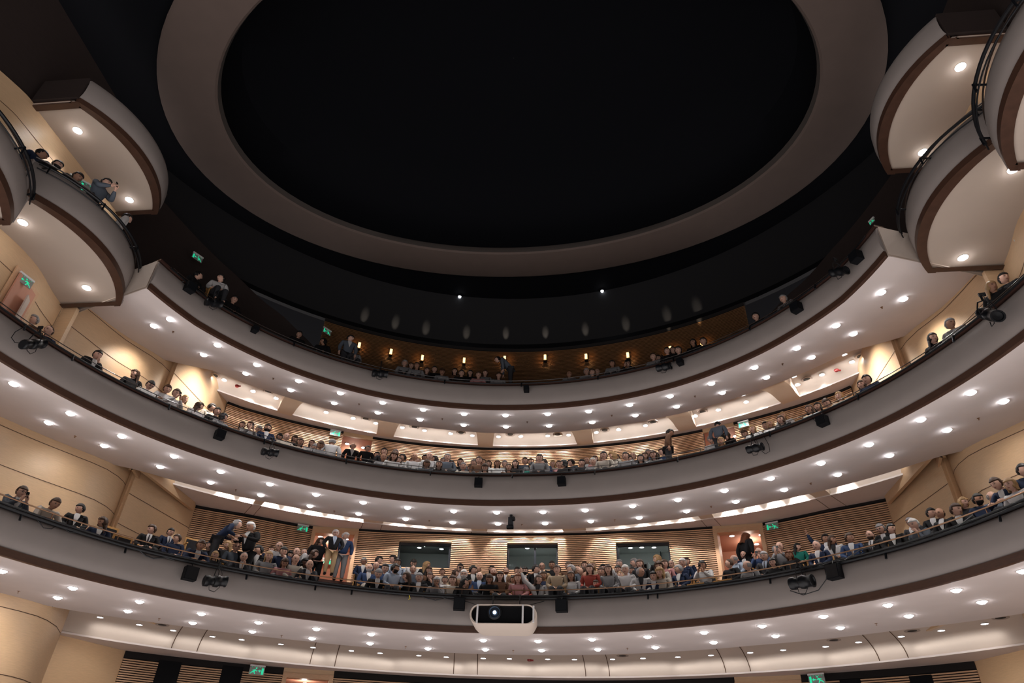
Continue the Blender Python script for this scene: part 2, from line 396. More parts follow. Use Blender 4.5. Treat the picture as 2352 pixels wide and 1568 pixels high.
D1L = (ph_at(719, 1209, W2), ph_at(824, 1220, W2)); D1R = (ph_at(1636.5, 1212, W2), ph_at(1751.8, 1205, W2))
WIN = []
for x0, x1, yt, yb in ((917, 1037.5, 1243, 1303), (1165, 1281, 1246, 1306), (1414, 1536.5, 1243, 1306)):
    xm = (x0+x1)/2; pt = on_r(xm, yt, W2); pb = on_r(xm, yb, W2)
    WIN.append((ph_at(x0, yt+3, W2), ph_at(x1, yt+2, W2), pb.z, pt.z))
F1 = 7.6
slat_wall('wall_back_lower', W2, D1L[1], D1R[0], F1, 10.37, holes=WIN, band=.075)
slat_wall('wall_back_lower', W2, -44, D1L[0], F1, 10.37, band=.10)
slat_wall('wall_back_lower', W2, D1R[1], 44, F1, 10.37, band=.10)
D2L = (ph_at(790, 990, W3), ph_at(857, 1001.5, W3)); D2R = (ph_at(1613, 985, W3), ph_at(1684, 969, W3))
for a, b in ((-44.3, D2L[0]), (D2L[1], D2R[0]), (D2R[1], 44.3)): slat_wall('wall_back_middle', W3, a, b, 11.5, 14.4, band=.10)
D0L = (ph_at(652, 1538, W1), ph_at(768, 1542, W1)); D0R = (ph_at(1686, 1554, W1), ph_at(1838, 1548, W1))
for a, b in ((-45, D0L[0]), (D0L[1], D0R[0]), (D0R[1], 45)): slat_wall('wall_back_ground', W1, a, b, 3.0, 5.85, band=.22)
slat_wall('wall_back_upper', tab((0, 15.0), (60, 14.9)), -35, 35, 15.0, 18.75, wood='slat_shaded')
# ------------------------------------------------------------ doorways with the corridor behind
def doorway(name, a, b, rf, z0, z1, label_, jamb=True, head=.16):
    m_ = (a+b)/2; dz = z1-z0
    mb = MB()                                               # lining
    if jamb:
        for q0, q1 in ((a, a+.45), (b-.45, b)): mb.sweep([(plus(rf, -.05), z0), (plus(rf, -.05), z1), (plus(rf, .30), z1), (plus(rf, .30), z0)], q0, q1, 1)
        mb.sweep([(plus(rf, -.03), z1-head), (plus(rf, -.03), z1), (plus(rf, .30), z1), (plus(rf, .30), z1-head)], a, b, 1)
    d = tag(empty(name, cyl(m_, rf(m_), z0)), label_, 'doorway', kind='structure')
    if jamb:
        f = mb.build('door_frame', 'slat_wood', d, False); f.matrix_parent_inverse = Matrix.Translation(-d.location)
    mb = MB(); r1 = 2.6
    mb.sweep([(plus(rf, r1), z0), (plus(rf, r1), z1+.1), (plus(rf, r1+.1), z1+.1), (plus(rf, r1+.1), z0)], a-4, b+4, 2)
    mb.sweep([(plus(rf, .2), z1-.02), (plus(rf, r1), z1-.02), (plus(rf, r1), z1+.08), (plus(rf, .2), z1+.08)], a-4, b+4, 2)
    mb.sweep([(plus(rf, .1), z0-.1), (plus(rf, .1), z0), (plus(rf, r1), z0), (plus(rf, r1), z0-.1)], a-4, b+4, 2)
    for q in (a-4, b+4): mb.sweep([(plus(rf, .2), z0), (plus(rf, .2), z1), (plus(rf, r1), z1), (plus(rf, r1), z0)], q-.2, q+.2, 1)
    w_ = mb.build('corridor_wall', 'corridor', d, False); w_.matrix_parent_inverse = Matrix.Translation(-d.location)
    return d
doorway('door_1', D1L[0], D1L[1], W2, 8.04, 10.28, 'open doorway left in lower gallery, orange corridor behind two men')
doorway('door_2', D1R[0], D1R[1], W2, 8.04, 10.28, 'open doorway right in lower gallery with orange corridor')
doorway('door_3', D2L[0], D2L[1], W3, 11.9, 14.30, 'open doorway left in middle gallery', False)
doorway('door_4', D2R[0], D2R[1], W3, 11.9, 14.30, 'open doorway right in middle gallery', False)
doorway('door_5', D0L[0], D0L[1], W1, 3.4, 5.70, 'ground level doorway at bottom left', True)
doorway('door_6', D0R[0], D0R[1], W1, 3.4, 5.70, 'ground level doorway at bottom right', True)
for a, b, rf, z1 in ((D2L[0], D2L[1], W3, 14.4), (D2R[0], D2R[1], W3, 14.4), (D1L[0], D1L[1], W2, 10.38), (D1R[0], D1R[1], W2, 10.38), (D0L[0], D0L[1], W1, 5.86), (D0R[0], D0R[1], W1, 5.86)):
    struct('wall_over_door', MB().sweep([(rf, z1-.16), (rf, z1), (plus(rf, .1), z1), (plus(rf, .1), z1-.16)], a, b, 1), 'panel_wood')
# tall black acoustic doors in the ground-level rear wall
for n_, (x0, x1, y0) in enumerate(((366, 419, 1518), (512, 560, 1530), (1928, 1976, 1560), (2087, 2140, 1551))):
    a, b = phi_of(on_r(x0, y0, W1)), phi_of(on_r(x1, y0, W1)); zt = on_r((x0+x1)/2, y0, W1).z
    struct('door_%d' % (7+n_), MB().sweep([(plus(W1, -.03), 3.0), (plus(W1, -.03), zt), (plus(W1, .04), zt), (plus(W1, .04), 3.0)], a, b, 1), 'black_paint', smooth=False)
# ------------------------------------------------------------ control-room windows
for i, (a, b, z0, z1) in enumerate(WIN):
    mb = MB()
    def bar(q0, q1, h0, h1, d0=.14, d1=.22): mb.sweep([(plus(W2, d0), h0), (plus(W2, d0), h1), (plus(W2, d1), h1), (plus(W2, d1), h0)], q0, q1, 1)
    e = .28
    bar(a, a+e, z0, z1); bar(b-e, b, z0, z1); bar(a, b, z0, z0+.05); bar(a, b, z1-.12, z1)
    if i == 1: bar((a+b)/2-.1+.3, (a+b)/2+.2+.3, z0, z1)
    bar(a+.12, a+.2, z0, z1, .1, .14)
    wdw = struct('window_%d' % (i+1), mb, 'window_frame', smooth=False)
    head = MB().sweep([(plus(W2, .0), z1), (plus(W2, .0), z1+.03), (plus(W2, .24), z1+.03), (plus(W2, .24), z1-.02)], a, b, 1)
    head.build('window_head', 'panel_wood', wdw)
    MB().sweep([(plus(W2, .17), z0+.04), (plus(W2, .17), z1-.1), (plus(W2, .18), z1-.1), (plus(W2, .18), z0+.04)], a+.2, b-.2, 1).build('pane', 'window_glass', wdw)
# the control room itself
mb = MB(); rf = W2
pa, pb = WIN[0][0]-1.5, WIN[2][1]+1.5
mb.sweep([(plus(rf, 3.0), 8.2), (plus(rf, 3.0), 10.7), (plus(rf, 3.1), 10.7), (plus(rf, 3.1), 8.2)], pa, pb, 2)
mb.sweep([(plus(rf, .17), 10.5), (plus(rf, 3.0), 10.5), (plus(rf, 3.0), 10.6), (plus(rf, .17), 10.6)], pa, pb, 2)
mb.sweep([(plus(rf, .17), 8.2), (plus(rf, .17), 8.25), (plus(rf, 3.0), 8.25), (plus(rf, 3.0), 8.2)], pa, pb, 2)
for q in (pa, (WIN[0][1]+WIN[1][0])/2, (WIN[1][1]+WIN[2][0])/2, pb):
    mb.sweep([(plus(rf, .17), 8.2), (plus(rf, .17), 10.6), (plus(rf, 3.0), 10.6), (plus(rf, 3.0), 8.2)], q-.15, q+.15, 1)
struct('wall_control_room', mb, 'control_room', smooth=False)
# ------------------------------------------------------------ dark upper house
mb = MB()
upz = 18.75
mb.sweep([(15.0, upz), (15.1, upz+.3), (14.2, 20.96), (14.3, 21.0), (15.3, upz+.3), (15.2, upz)], -118, 118, 3)
struct('wall_back_top', mb, 'upper_panel')
# side walls of the upper house, dark wood with a curved top edge
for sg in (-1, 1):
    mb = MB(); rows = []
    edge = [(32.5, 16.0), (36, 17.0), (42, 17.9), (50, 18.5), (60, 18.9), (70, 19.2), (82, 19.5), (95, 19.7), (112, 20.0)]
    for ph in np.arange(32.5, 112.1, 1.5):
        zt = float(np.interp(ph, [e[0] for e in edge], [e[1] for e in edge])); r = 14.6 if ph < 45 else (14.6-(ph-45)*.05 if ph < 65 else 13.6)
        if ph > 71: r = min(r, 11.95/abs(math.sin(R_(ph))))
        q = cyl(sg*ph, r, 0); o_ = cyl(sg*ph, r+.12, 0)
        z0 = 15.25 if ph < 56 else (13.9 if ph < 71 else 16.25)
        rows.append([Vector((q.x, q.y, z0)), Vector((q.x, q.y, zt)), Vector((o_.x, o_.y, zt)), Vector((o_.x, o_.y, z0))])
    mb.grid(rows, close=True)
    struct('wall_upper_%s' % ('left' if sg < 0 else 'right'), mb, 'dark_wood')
# black ceiling with a pale elliptical ring
def ell(a, b, k, n, z): an = 2*math.pi*k/n; return Vector((a*math.sin(an), 13.9+b*math.cos(an), z))
n = 96; mb = MB()
mb.grid([[ell(11.5, 7.75, k, n, 20.95) for k in range(n)], [ell(24, 24, k, n, 20.95) for k in range(n)]], close=True)
struct('ceiling', mb, 'black_ceiling')
mb = MB()
mb.grid([[ell(a, b, k, n, z) for k in range(n)] for a, b, z in ((11.66, 7.9, 21.0), (11.66, 7.9, 20.62), (11.5, 7.75, 20.5), (9.82, 6.38, 20.5), (9.75, 6.32, 20.56))], close=True)
struct('ceiling_ring', mb, 'ring_plaster')
mb = MB(); mb.grid([[ell(a, b, k, n, z) for k in range(n)] for a, b, z in ((9.75, 6.32, 20.56), (9.70, 6.29, 20.78), (9.72, 6.30, 20.80))], close=True)
struct('ceiling_ring_lip', mb, 'ring_lip')
mb = MB(); mb.grid([[ell(a, b, k, n, z) for k in range(n)] for a, b, z in ((9.72, 6.30, 20.79), (9.9, 6.5, 21.8), (9.5, 6.1, 22.6), (7, 4.5, 23.6), (3, 2, 24.1), (.01, .01, 24.2))], close=True)
struct('ceiling_dome', mb, 'black_ceiling')
# ------------------------------------------------------------ side boxes
def arc3(A, B, C, n):
    (ax, ay), (bx, by), (cx_, cy_) = A, B, C
    d = 2*(ax*(by-cy_)+bx*(cy_-ay)+cx_*(ay-by))
    ux = ((ax*ax+ay*ay)*(by-cy_)+(bx*bx+by*by)*(cy_-ay)+(cx_*cx_+cy_*cy_)*(ay-by))/d
    uy = ((ax*ax+ay*ay)*(cx_-bx)+(bx*bx+by*by)*(ax-cx_)+(cx_*cx_+cy_*cy_)*(bx-ax))/d
    r = math.hypot(ax-ux, ay-uy); a0 = math.atan2(ay-uy, ax-ux); a1 = math.atan2(cy_-uy, cx_-ux); am = math.atan2(by-uy, bx-ux)
    def unw(a, ref):
        while a-ref > math.pi: a -= 2*math.pi
        while a-ref < -math.pi: a += 2*math.pi
        return a
    am = unw(am, a0); a1 = unw(a1, am)
    return [(ux+r*math.cos(a0+(a1-a0)*k/n), uy+r*math.sin(a0+(a1-a0)*k/n)) for k in range(n+1)]
BOXES = {'boxa': (13.06, 14.10, (10.74, 13.66), (9.90, 11.3), (10.7, 9.4), 12.75),
         'boxb': (11.80, 12.72, (10.15, 9.3), (9.30, 7.2), (10.0, 5.0), 12.0),
         'boxc': (16.20, 17.15, (10.50, 13.2), (9.78, 11.1), (10.48, 9.28), 11.75)}
def box_front(key, sg, off=0, n=24):
    z0, z1, A, B, C_, wx = BOXES[key]
    L = arc3(A, B, C_, n); out = []
    for i, (x, y) in enumerate(L):
        j = min(i+1, n); k = max(i-1, 0); tx, ty = L[j][0]-L[k][0], L[j][1]-L[k][1]; l = math.hypot(tx, ty)
        out.append(Vector((sg*(x+off*abs(ty)/l), y+(off*0), 0)))
    return out
for key in BOXES:
    z0, z1, A, B, C_, wx = BOXES[key]
    for sg in (-1, 1):
        F0 = box_front(key, sg); F1_ = box_front(key, sg, .12); side = 'left' if sg < 0 else 'right'
        def up_(L, z): return [Vector((p.x, p.y, z)) for p in L]
        h = z1-z0
        mb = MB(); prof = [(0, z0+.165), (-.05, z0+.3), (-.065, z0+.5*h), (-.04, z1-.2), (0, z1-.07), (.05, z1), (.14, z1), (.14, z0+.165)]
        mb.grid([up_(box_front(key, sg, o_), z) for o_, z in prof+[prof[0]]])
        struct('wall_box_front', mb, 'fascia_plaster')
        mb = MB(); mb.grid([up_(box_front(key, sg, o_), z) for o_, z in ((-.03, z0), (-.03, z0+.165), (.05, z0+.165), (.05, z0), (-.03, z0))])
        mb.grid([up_(box_front(key, sg, o_), z) for o_, z in ((.05, z0), (.22, z0+.0), (.22, z0+.06))])
        e0, e1 = F0[0], F0[-1]
        for e in (e0, e1):                                     # end edges back to the wall
            dy = -.1 if e is e0 else .1
            mb.add([(e.x, e.y+dy*.3, z0), (sg*wx, e.y+dy*.3, z0), (sg*wx, e.y+dy*2, z0), (e.x, e.y+dy*2, z0), (e.x, e.y+dy*.3, z0+.17), (sg*wx, e.y+dy*.3, z0+.17)], [(0, 1, 2, 3), (0, 4, 5, 1)])
            mb.box((e.x+sg*.10, e.y+dy*.9, z0+.083), (.26, .12, .17))
        struct('trim_box', mb, 'trim_wood')
        mb = MB(); n_ = len(F0)
        wall_pts = [Vector((sg*wx, p.y, 0)) for p in F0]
        mb.grid([up_(box_front(key, sg, .1), z0+.05), up_(wall_pts, z0+.05)]); mb.grid([up_(box_front(key, sg, .1), z0+.17), up_(wall_pts, z0+.17)])
        struct('ceiling_box', mb, 'box_plaster_dimmed')
        mb = MB(); mb.grid([up_(box_front(key, sg, .1), z0+.3), up_(wall_pts, z0+.3)]); mb.grid([up_(box_front(key, sg, .1), z0+.18), up_(wall_pts, z0+.18)])
        struct('floor_box', mb, 'carpet')
        for e, dy in ((e0, 0), (e1, 0)):                       # end walls
            mb = MB(); mb.box(((e.x+sg*wx)/2, e.y, (z0+z1)/2+.06), (abs(wx-abs(e.x)), .1, h-.14))
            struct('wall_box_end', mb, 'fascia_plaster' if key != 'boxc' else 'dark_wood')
# wood walls behind the boxes
for sg in (-1, 1):
    for pts, z0, z1 in ((((12.45, 13.62), (12.3, 12.9), (12.0, 12.0), (11.95, 10.9), (12.2, 9.7), (12.9, 8.4), (13.2, 6.5), (13.2, 3.0)), 10.1, 13.14),
                        (((11.72, 13.4), (11.72, 9.3), (11.72, 9.0), (12.2, 7.5), (13.2, 5.5), (13.2, 3.0)), 13.3, 16.3)):
        mb = MB()
        L = []
        for i in range(len(pts)-1):
            for k in range(4):
                u = k/4; L.append((pts[i][0]+(pts[i+1][0]-pts[i][0])*u, pts[i][1]+(pts[i+1][1]-pts[i][1])*u))
        L.append(pts[-1]); 
        for _ in range(3): L = [L[0]]+[((L[i-1][0]+L[i][0]*2+L[i+1][0])/4, (L[i-1][1]+L[i][1]*2+L[i+1][1])/4) for i in range(1, len(L)-1)]+[L[-1]]
        mb.grid([[Vector((sg*x, y, z0)), Vector((sg*x, y, z1)), Vector((sg*(x+.1), y, z1)), Vector((sg*(x+.1), y, z0))] for x, y in L], close=True)
        struct('wall_box_back', mb, 'panel_wood')
        mb = MB(); zj = z1-.75; mb.grid([[Vector((sg*(x-.006), y, zj)), Vector((sg*(x-.006), y, zj+.02))] for x, y in L]); struct('trim_joint', mb, 'joint_dark')
    # wall piece joining the middle gallery's side wall to the boxes
    struct('wall_side_pier', MB().box((sg*12.3, 13.75, 11.6), (.5, .12, 3.0)), 'panel_wood')
    # end of the upper gallery: pale return panel under the rail
    mb = MB(); p0 = cyl(sg*70.3, 10.12, 0); p1 = cyl(sg*70.3, 13.2, 0)
    mb.add([(p0.x, p0.y, 13.08), (p1.x, p1.y, 13.08), (p1.x, p1.y, 14.02), (p0.x, p0.y, 14.02)], [(0, 1, 2, 3)])
    mb.add([(p0.x, p0.y+.05, 13.08), (p1.x, p1.y+.05, 13.08), (p1.x, p1.y+.05, 14.02), (p0.x, p0.y+.05, 14.02)], [(0, 1, 2, 3)])
    struct('wall_gallery_end', mb, 'cove_plaster')
# ============================================================ lamps
def lamp_proto(kind):
    root = empty('recessed_downlight', (0, 0, 0)); rad = {'big': .10, 'small': .085, 'boxl': .105}[kind]
    MB().lathe([(rad*.9, .02), (rad*1.12, .0), (rad*1.12, .006), (rad*1.0, .012), (rad*.9, .03)], 20).build('trim_ring', 'lamp_trim', root)
    MB().lathe([(.001, -.045), (rad*.5, -.038), (rad*.8, -.02), (rad*.93, .004), (rad*.93, .02), (.001, .02)] if kind != 'small' else [(.001, .004), (rad*.93, .006), (rad*.93, .02), (.001, .02)], 20).build('lens', 'lens_small' if kind == 'small' else 'lens_white', root)
    return root
PROTO = {k: lamp_proto(k) for k in ('big', 'small', 'boxl')}
used = set()
def put_lamp(kind, p, label_, group, energy=0, cone=110, col=(1, .93, .86), direction=(0, 0, -1)):
    if kind in used: o = copy_tree(PROTO[kind])
    else: o = PROTO[kind]; used.add(kind)
    o.location = p; tag(o, label_, 'light', group)
    if energy: lamp('downlight_beam', 'SPOT', Vector(p)+Vector((0, 0, -.03)), energy, col, size=.08, direction=direction, cone=cone, blend=.8)
    return o
BIG = {
 3: ([(391, 733), (500, 792), (590, 837), (686, 874), (782, 902), (879, 924), (972, 940), (1066, 950), (1161, 953), (1258, 950), (1352, 944), (1446, 929), (1539, 909), (1634, 880), (1733, 843), (1830, 799), (1920, 747), (2024, 671)],
     [(354, 748), (468, 814), (565, 857), (668, 895), (768, 925), (868, 947), (965, 963), (1065, 975), (1162, 979), (1261, 977), (1360, 969), (1459, 953), (1554, 933), (1659, 901), (1760, 866), (1864, 820), (1960, 766), (2075, 686)]),
 2: ([(32, 881), (162, 949), (280, 1001), (400, 1047), (507, 1082), (620, 1111), (726, 1135), (834, 1153), (936, 1165), (1042, 1173), (1141, 1176), (1247, 1175), (1344, 1171), (1453, 1161), (1557, 1147), (1664, 1126), (1770, 1098), (1886, 1063), (1996, 1020), (2115, 963), (2230, 901)],
     [(112, 970), (240, 1023), (368, 1071), (484, 1107), (599, 1136), (712, 1161), (824, 1179), (932, 1191), (1040, 1199), (1144, 1202), (1252, 1201), (1357, 1196), (1468, 1188), (1577, 1173), (1690, 1151), (1801, 1124), (1924, 1089), (2043, 1045), (2175, 987), (2305, 921)]),
 1: ([(5, 1310), (168, 1349), (321, 1380), (463, 1408), (594, 1428), (727, 1443), (853, 1455), (984, 1464), (1110, 1469), (1236, 1471), (1360, 1467), (1487, 1461), (1617, 1451), (1750, 1436), (1891, 1414), (2039, 1388), (2196, 1354), (2349, 1310)],
     [(133, 1371), (294, 1402), (443, 1429), (580, 1449), (717, 1465), (850, 1476), (983, 1488), (1115, 1490), (1244, 1492), (1373, 1490), (1505, 1485), (1639, 1474), (1781, 1459), (1930, 1440), (2087, 1413), (2255, 1381)])}
def on_soffit(px, py, t):
    p = on_z(px, py, TIERS[t]['z'])
    for _ in range(12): p = on_z(px, py, soffit_z(t, phi_of(p), r_of(p)))
    return p
for t, (fr, bk) in BIG.items():
    for nm, L in (('front', fr), ('rear', bk)):
        for i, (x, y) in enumerate(L):
            p = on_soffit(x, y, t)
            put_lamp('big', p+Vector((0, 0, -.012)), '%s white downlight in the %s row under the %s gallery' % (nth(i, len(L)), nm, WHERE[t]), 'downlights under the %s gallery, %s row' % (WHERE[t], nm), energy=95 if nm == 'front' else 95, cone=120)
def on_cove(x, y, t):
    zc = {1: 6.62, 2: 10.95, 3: 14.98}[t]; p = on_z(x, y, zc-.012)
    for _ in range(15):
        lq = CE[t]['lp'](phi_of(p))+.02; rc = {1: 2.2, 2: .75, 3: 1.15}[t]; zl = CE[t]['zl']+.03; u_ = 1-(lq-r_of(p))/rc
        p = on_z(x, y, (zc if u_ <= 0 else zl+(zc-zl)*math.sqrt(max(0, 1-min(.9, u_)**2)))-.012)
    return p
SMALL = {
 1: [(230, 1418), (320, 1435), (398, 1448), (488, 1462), (555, 1469), (645, 1479.6), (719, 1487), (807, 1494.5), (873, 1500), (962, 1505.5), (1025, 1509), (1110, 1512), (1170, 1513), (1258, 1514), (1319.5, 1514.6), (1407, 1514), (1477, 1512), (1557, 1509), (1633, 1505), (1723, 1499), (1799, 1493), (1896.5, 1485), (1972, 1475), (2070, 1462), (2162, 1448.5), (2262, 1433)],
 3: [(514, 857), (515, 873), (581, 899), (628, 899), (634, 915), (749, 947), (811, 961), (863, 972), (924, 982), (975, 989), (1035, 996), (1085, 1000.5), (1145, 1003), (1196, 1002.5), (1258, 1001), (1306, 999), (1369.5, 993.5), (1421, 987), (1482.5, 977.5), (1493.5, 963), (1600, 939.5), (1597, 956), (1650, 941.5), (1714, 923.5), (1708, 908), (1825, 866), (1832, 884), (1888, 861), (1941, 815.5), (1957, 831.5), (2014, 806)],
 2: [(1618, 1179), (1678, 1169), (1739, 1158), (1881, 1126.5), (1944, 1108.5), (2083, 1069)]}
for t, L in SMALL.items():
    L = sorted(L); zc = {1: 6.62, 2: 10.95, 3: 14.98}[t]
    for i, (x, y) in enumerate(L):
        p = on_z(x, y, zc-.012)
        p = on_cove(x, y, t)
        put_lamp('small', p, '%s small downlight in the cove ceiling behind the %s gallery soffit' % (nth(i, len(L)), WHERE[t]), 'small cove downlights above the %s seats' % {1: 'ground', 2: 'lower gallery', 3: 'middle gallery'}[t], energy={1: 5, 2: 30, 3: 26}[t], cone=100)
# wall-grazing lamps of the lower gallery's rear wall (row hidden in the coffers)
for i in range(30):
    ph = -42+84*i/29
    for t, e, off in ((2, 260, .42), (3, 200, .5), (1, 26, .55)):
        p = cyl(ph, CE[t]['lp'](ph)-off, {1: 6.5, 2: 10.85, 3: 14.85}[t])
        w_ = CE[t]['wall'](ph)
        d = cyl(ph, w_+.1, p.z-2.0)-p
        lamp('cove_grazer', 'SPOT', p, e, (1, .93, .90), size=.05, direction=d, cone=62, blend=.6)
# wall washers on the side walls
for sg in (-1, 1):
    for ph, r_, z, pt_, e in ((46, 13.9, 10.2, (49, 15.7, 8.7), 110), (46, 13.6, 14.0, (50, 15.1, 12.6), 420), (46.5, 15.5, 5.7, (49, 18.1, 3.8), 90)):
        p = cyl(sg*ph, r_, z); q_ = cyl(sg*pt_[0], pt_[1], pt_[2]); lamp('wall_washer', 'SPOT', p, e, (1, .90, .80), size=.1, direction=q_-p, cone=100, blend=1)
    for ph, z, e in ((48, 10.8, 130), (62, 9.9, 90), (78, 9.85, 90), (48.5, 14.7, 260), (60, 13.4, 90), (50, 6.4, 130), (63, 5.8, 90), (80, 5.8, 90)):
        p = cyl(sg*ph, 13.0 if ph > 52 else 14.0, z)
        w_ = cyl(sg*(ph+1), 15, z-2.2)
        lamp('wall_washer', 'SPOT', p, e, (1, .90, .80), size=.12, direction=w_-p, cone=110, blend=1)
# washers on the wood behind the upper boxes
for sg in (-1, 1): lamp('wall_washer', 'SPOT', (sg*10.9, 10.9, 16.05), 45, (1, .92, .84), size=.08, direction=(sg*1.0, -.5, -1.3), cone=75, blend=1)
# box lamps
for i, (x, y, key, lb) in enumerate([(178, 300, 'boxc', 'upper left box, one nearer the stage'), (297, 459, 'boxc', 'upper left box, one nearer the galleries'), (2206, 154, 'boxc', 'upper right box, one nearer the stage'), (2120, 350, 'boxc', 'upper right box, one nearer the galleries'),
        (52, 511, 'boxa', 'lower left box, one nearer the stage'), (199, 661, 'boxa', 'lower left box, one nearer the galleries'), (2212, 592, 'boxa', 'lower right box, one nearer the galleries'), (2328, 389, 'boxa', 'lower right box, one nearer the stage')]):
    p = on_z(x, y, BOXES[key][0]+.04)
    put_lamp('boxl', p, 'bright downlight in the underside of the '+lb, 'downlights under the side boxes', energy=25, cone=130)
    lamp('box_fill', 'POINT', p+Vector((0, 0, -.35)), 2, (1, .9, .8), size=.15)
cove_lamps()
# unseen spots added to brighten the ribs between the coffers
for t in (2, 3):
    for (x0, y0, x1, y1) in RIBS[t]:
        a = phi_of(on_z((x0+x1)/2, (y0+y1)/2, CE[t]['zl']))
        for d_ in (-3.6, 3.6):
            p = cyl(a+d_, CE[t]['sr'](a)+.9, CE[t]['zl']-.35 if t == 3 else CE[t]['zl']-.2); lamp('rib_fill', 'SPOT', p, 9 if t == 3 else 3, (1, .86, .74), size=.05, direction=cyl(a, CE[t]['lp'](a)-.9, CE[t]['zl']+.1)-p, cone=80, blend=1)
# unseen area light added on the stage side to brighten fronts and soffits
lamp('stage_side_fill', 'AREA', (0, -6, 3), 380, (1, .95, .95), size=16, direction=(0, 1, .02), sy=3)
def on_x(px, py, x): d = ray(px, py); return EYE + d*((x-EYE.x)/d.x)
# ============================================================ rails, bars and rigging on the parapets
def ring_tube(rf, z, a, b, rad, n=6, step=1.5):
    m_ = max(2, int(abs(b-a)/step)+1)
    return [cyl(a+(b-a)*k/m_, rf(a+(b-a)*k/m_) if callable(rf) else rf, z) for k in range(m_+1)]
for t, T in TIERS.items():
    R = T['R']; top = T['top']; pe = PEND[t]
    mb = MB(); mb.sweep([(plus(R, -.02), top), (plus(R, -.02), top+.055), (plus(R, .0), top+.07), (plus(R, .28), top+.07), (plus(R, .28), top)], -pe, pe, 2)
    o = mb.build('parapet_cap', 'rail_wood'); tag(o, 'dark polished wooden cap along the %s gallery parapet' % WHERE[t], 'handrail')
    # brass handrail on posts
    hz = {1: .19, 2: .15, 3: .15}[t]
    root = tag(empty('guard_rail', cyl(0, R(0)+.12, top+.07)), 'thin brass guard rail on short posts above the %s parapet' % WHERE[t], 'railing')
    inv = Matrix.Translation(-root.location)
    mb = MB().tube(ring_tube(plus(R, .12), top+.07+hz, -pe+3, pe-3, .018), .017 if t == 1 else .011, 6); o = mb.build('rail', 'brass' if t == 1 else 'rail_dark', root); o.matrix_parent_inverse = inv
    k = -pe+4
    while k < pe-3:
        p = cyl(k, R(k)+.12, top+.06); o = MB().tube([p, p+Vector((0, 0, hz))], .011, 5).build('post', 'brass' if t == 1 else 'rail_dark', root); o.matrix_parent_inverse = inv
        k += 8.3
# black lighting bar slung in front of the lower and middle parapets
def bar_thing(t, a, b, off, dz, label_, rad=.026, br=(), two=None):
    R = TIERS[t]['R']; z = TIERS[t]['top']+dz
    root = tag(empty('lighting_bar', cyl((a+b)/2, R((a+b)/2)+off, z)), label_, 'lighting bar'); inv = Matrix.Translation(-root.location)
    o = MB().tube(ring_tube(plus(R, off), z, a, b, rad), rad, 7).build('pipe', 'black_metal', root); o.matrix_parent_inverse = inv
    if two:
        o = MB().tube(ring_tube(plus(R, off+two[0]), z+two[1], a, b, rad*.8), rad*.8, 6).build('pipe', 'black_metal', root); o.matrix_parent_inverse = inv
    for (x, y) in br:
        p = on_z(x, y, z); ph = phi_of(p); q0 = cyl(ph, R(ph)+off-.02, z-.02); q1 = cyl(ph, R(ph)-.06, z-.03); q2 = cyl(ph, R(ph)-.07, z-.30)
        mb = MB().tube([cyl(ph, R(ph)+off+.02, z), cyl(ph, R(ph)-.08, z-.02)], .022, 6).tube([cyl(ph, R(ph)-.085, z+.01), cyl(ph, R(ph)-.13, z-.16)], .027, 6)
        o = mb.build('bracket', 'black_metal', root); o.matrix_parent_inverse = inv
    return root
bar_thing(1, -98, 98, -.10, -.03, 'long black lighting bar along the lower gallery parapet', .034, [(20, 1185), (290, 1255), (560, 1322), (720, 1348), (805, 1358), (1488, 1362), (1510, 1360), (1768, 1325), (2030, 1266), (2285, 1178)], two=(.03, .075))
bar_thing(2, -100, 100, -.08, .0, 'long black lighting bar along the middle gallery parapet', .024, [(60, 745), (160, 818), (385, 932), (605, 1012), (793, 1060), (988, 1088), (1178, 1093), (1370, 1086), (1562, 1056), (1766, 990), (1970, 906), (2180, 770)])
bar_thing(3, -68, 68, -.06, .0, 'black lighting bar along the upper gallery parapet', .02, [(680, 782), (1022, 872), (1199, 887), (1374, 864), (1550, 826), (1720, 748), (1880, 658)])
# upper right part of the middle rail is doubled
# bars on the side boxes
for key, who in (('boxa', 'lower'), ('boxb', 'front')):
    for sg in (-1, 1):
        z1 = BOXES[key][1]; L = box_front(key, sg, -.22, 24); side = 'left' if sg < 0 else 'right'
        pts = [Vector((p.x, p.y, z1-.12)) for p in L]
        root = tag(empty('lighting_bar', pts[12]), 'curved black lighting bar on the front of the %s %s side box' % (who, side), 'lighting bar'); inv = Matrix.Translation(-root.location)
        for dz, rad in ((.0, .034), (-.16, .016)):
            o = MB().tube([p+Vector((0, 0, dz)) for p in pts], rad, 7).build('pipe', 'black_metal', root); o.matrix_parent_inverse = inv
        for i in (1, 8, 16, 23):
            p = pts[i]; q = Vector((p.x+sg*.30, p.y, p.z-.02))
            o = MB().tube([p, q], .024, 6).tube([p+Vector((-sg*.03, 0, .02)), p+Vector((-sg*.03, 0, -.2))], .02, 6).build('bracket', 'black_metal', root); o.matrix_parent_inverse = inv
    for sg in (-1, 1):
        L = box_front(key, sg, .05, 24); z1 = BOXES[key][1]; side = 'left' if sg < 0 else 'right'
        o = MB().tube([Vector((p.x, p.y, z1+.12)) for p in L], .018, 6).build('guard_rail', 'rail_dark'); tag(o, 'thin metal guard rail on top of the %s %s side box' % (who, side), 'railing')
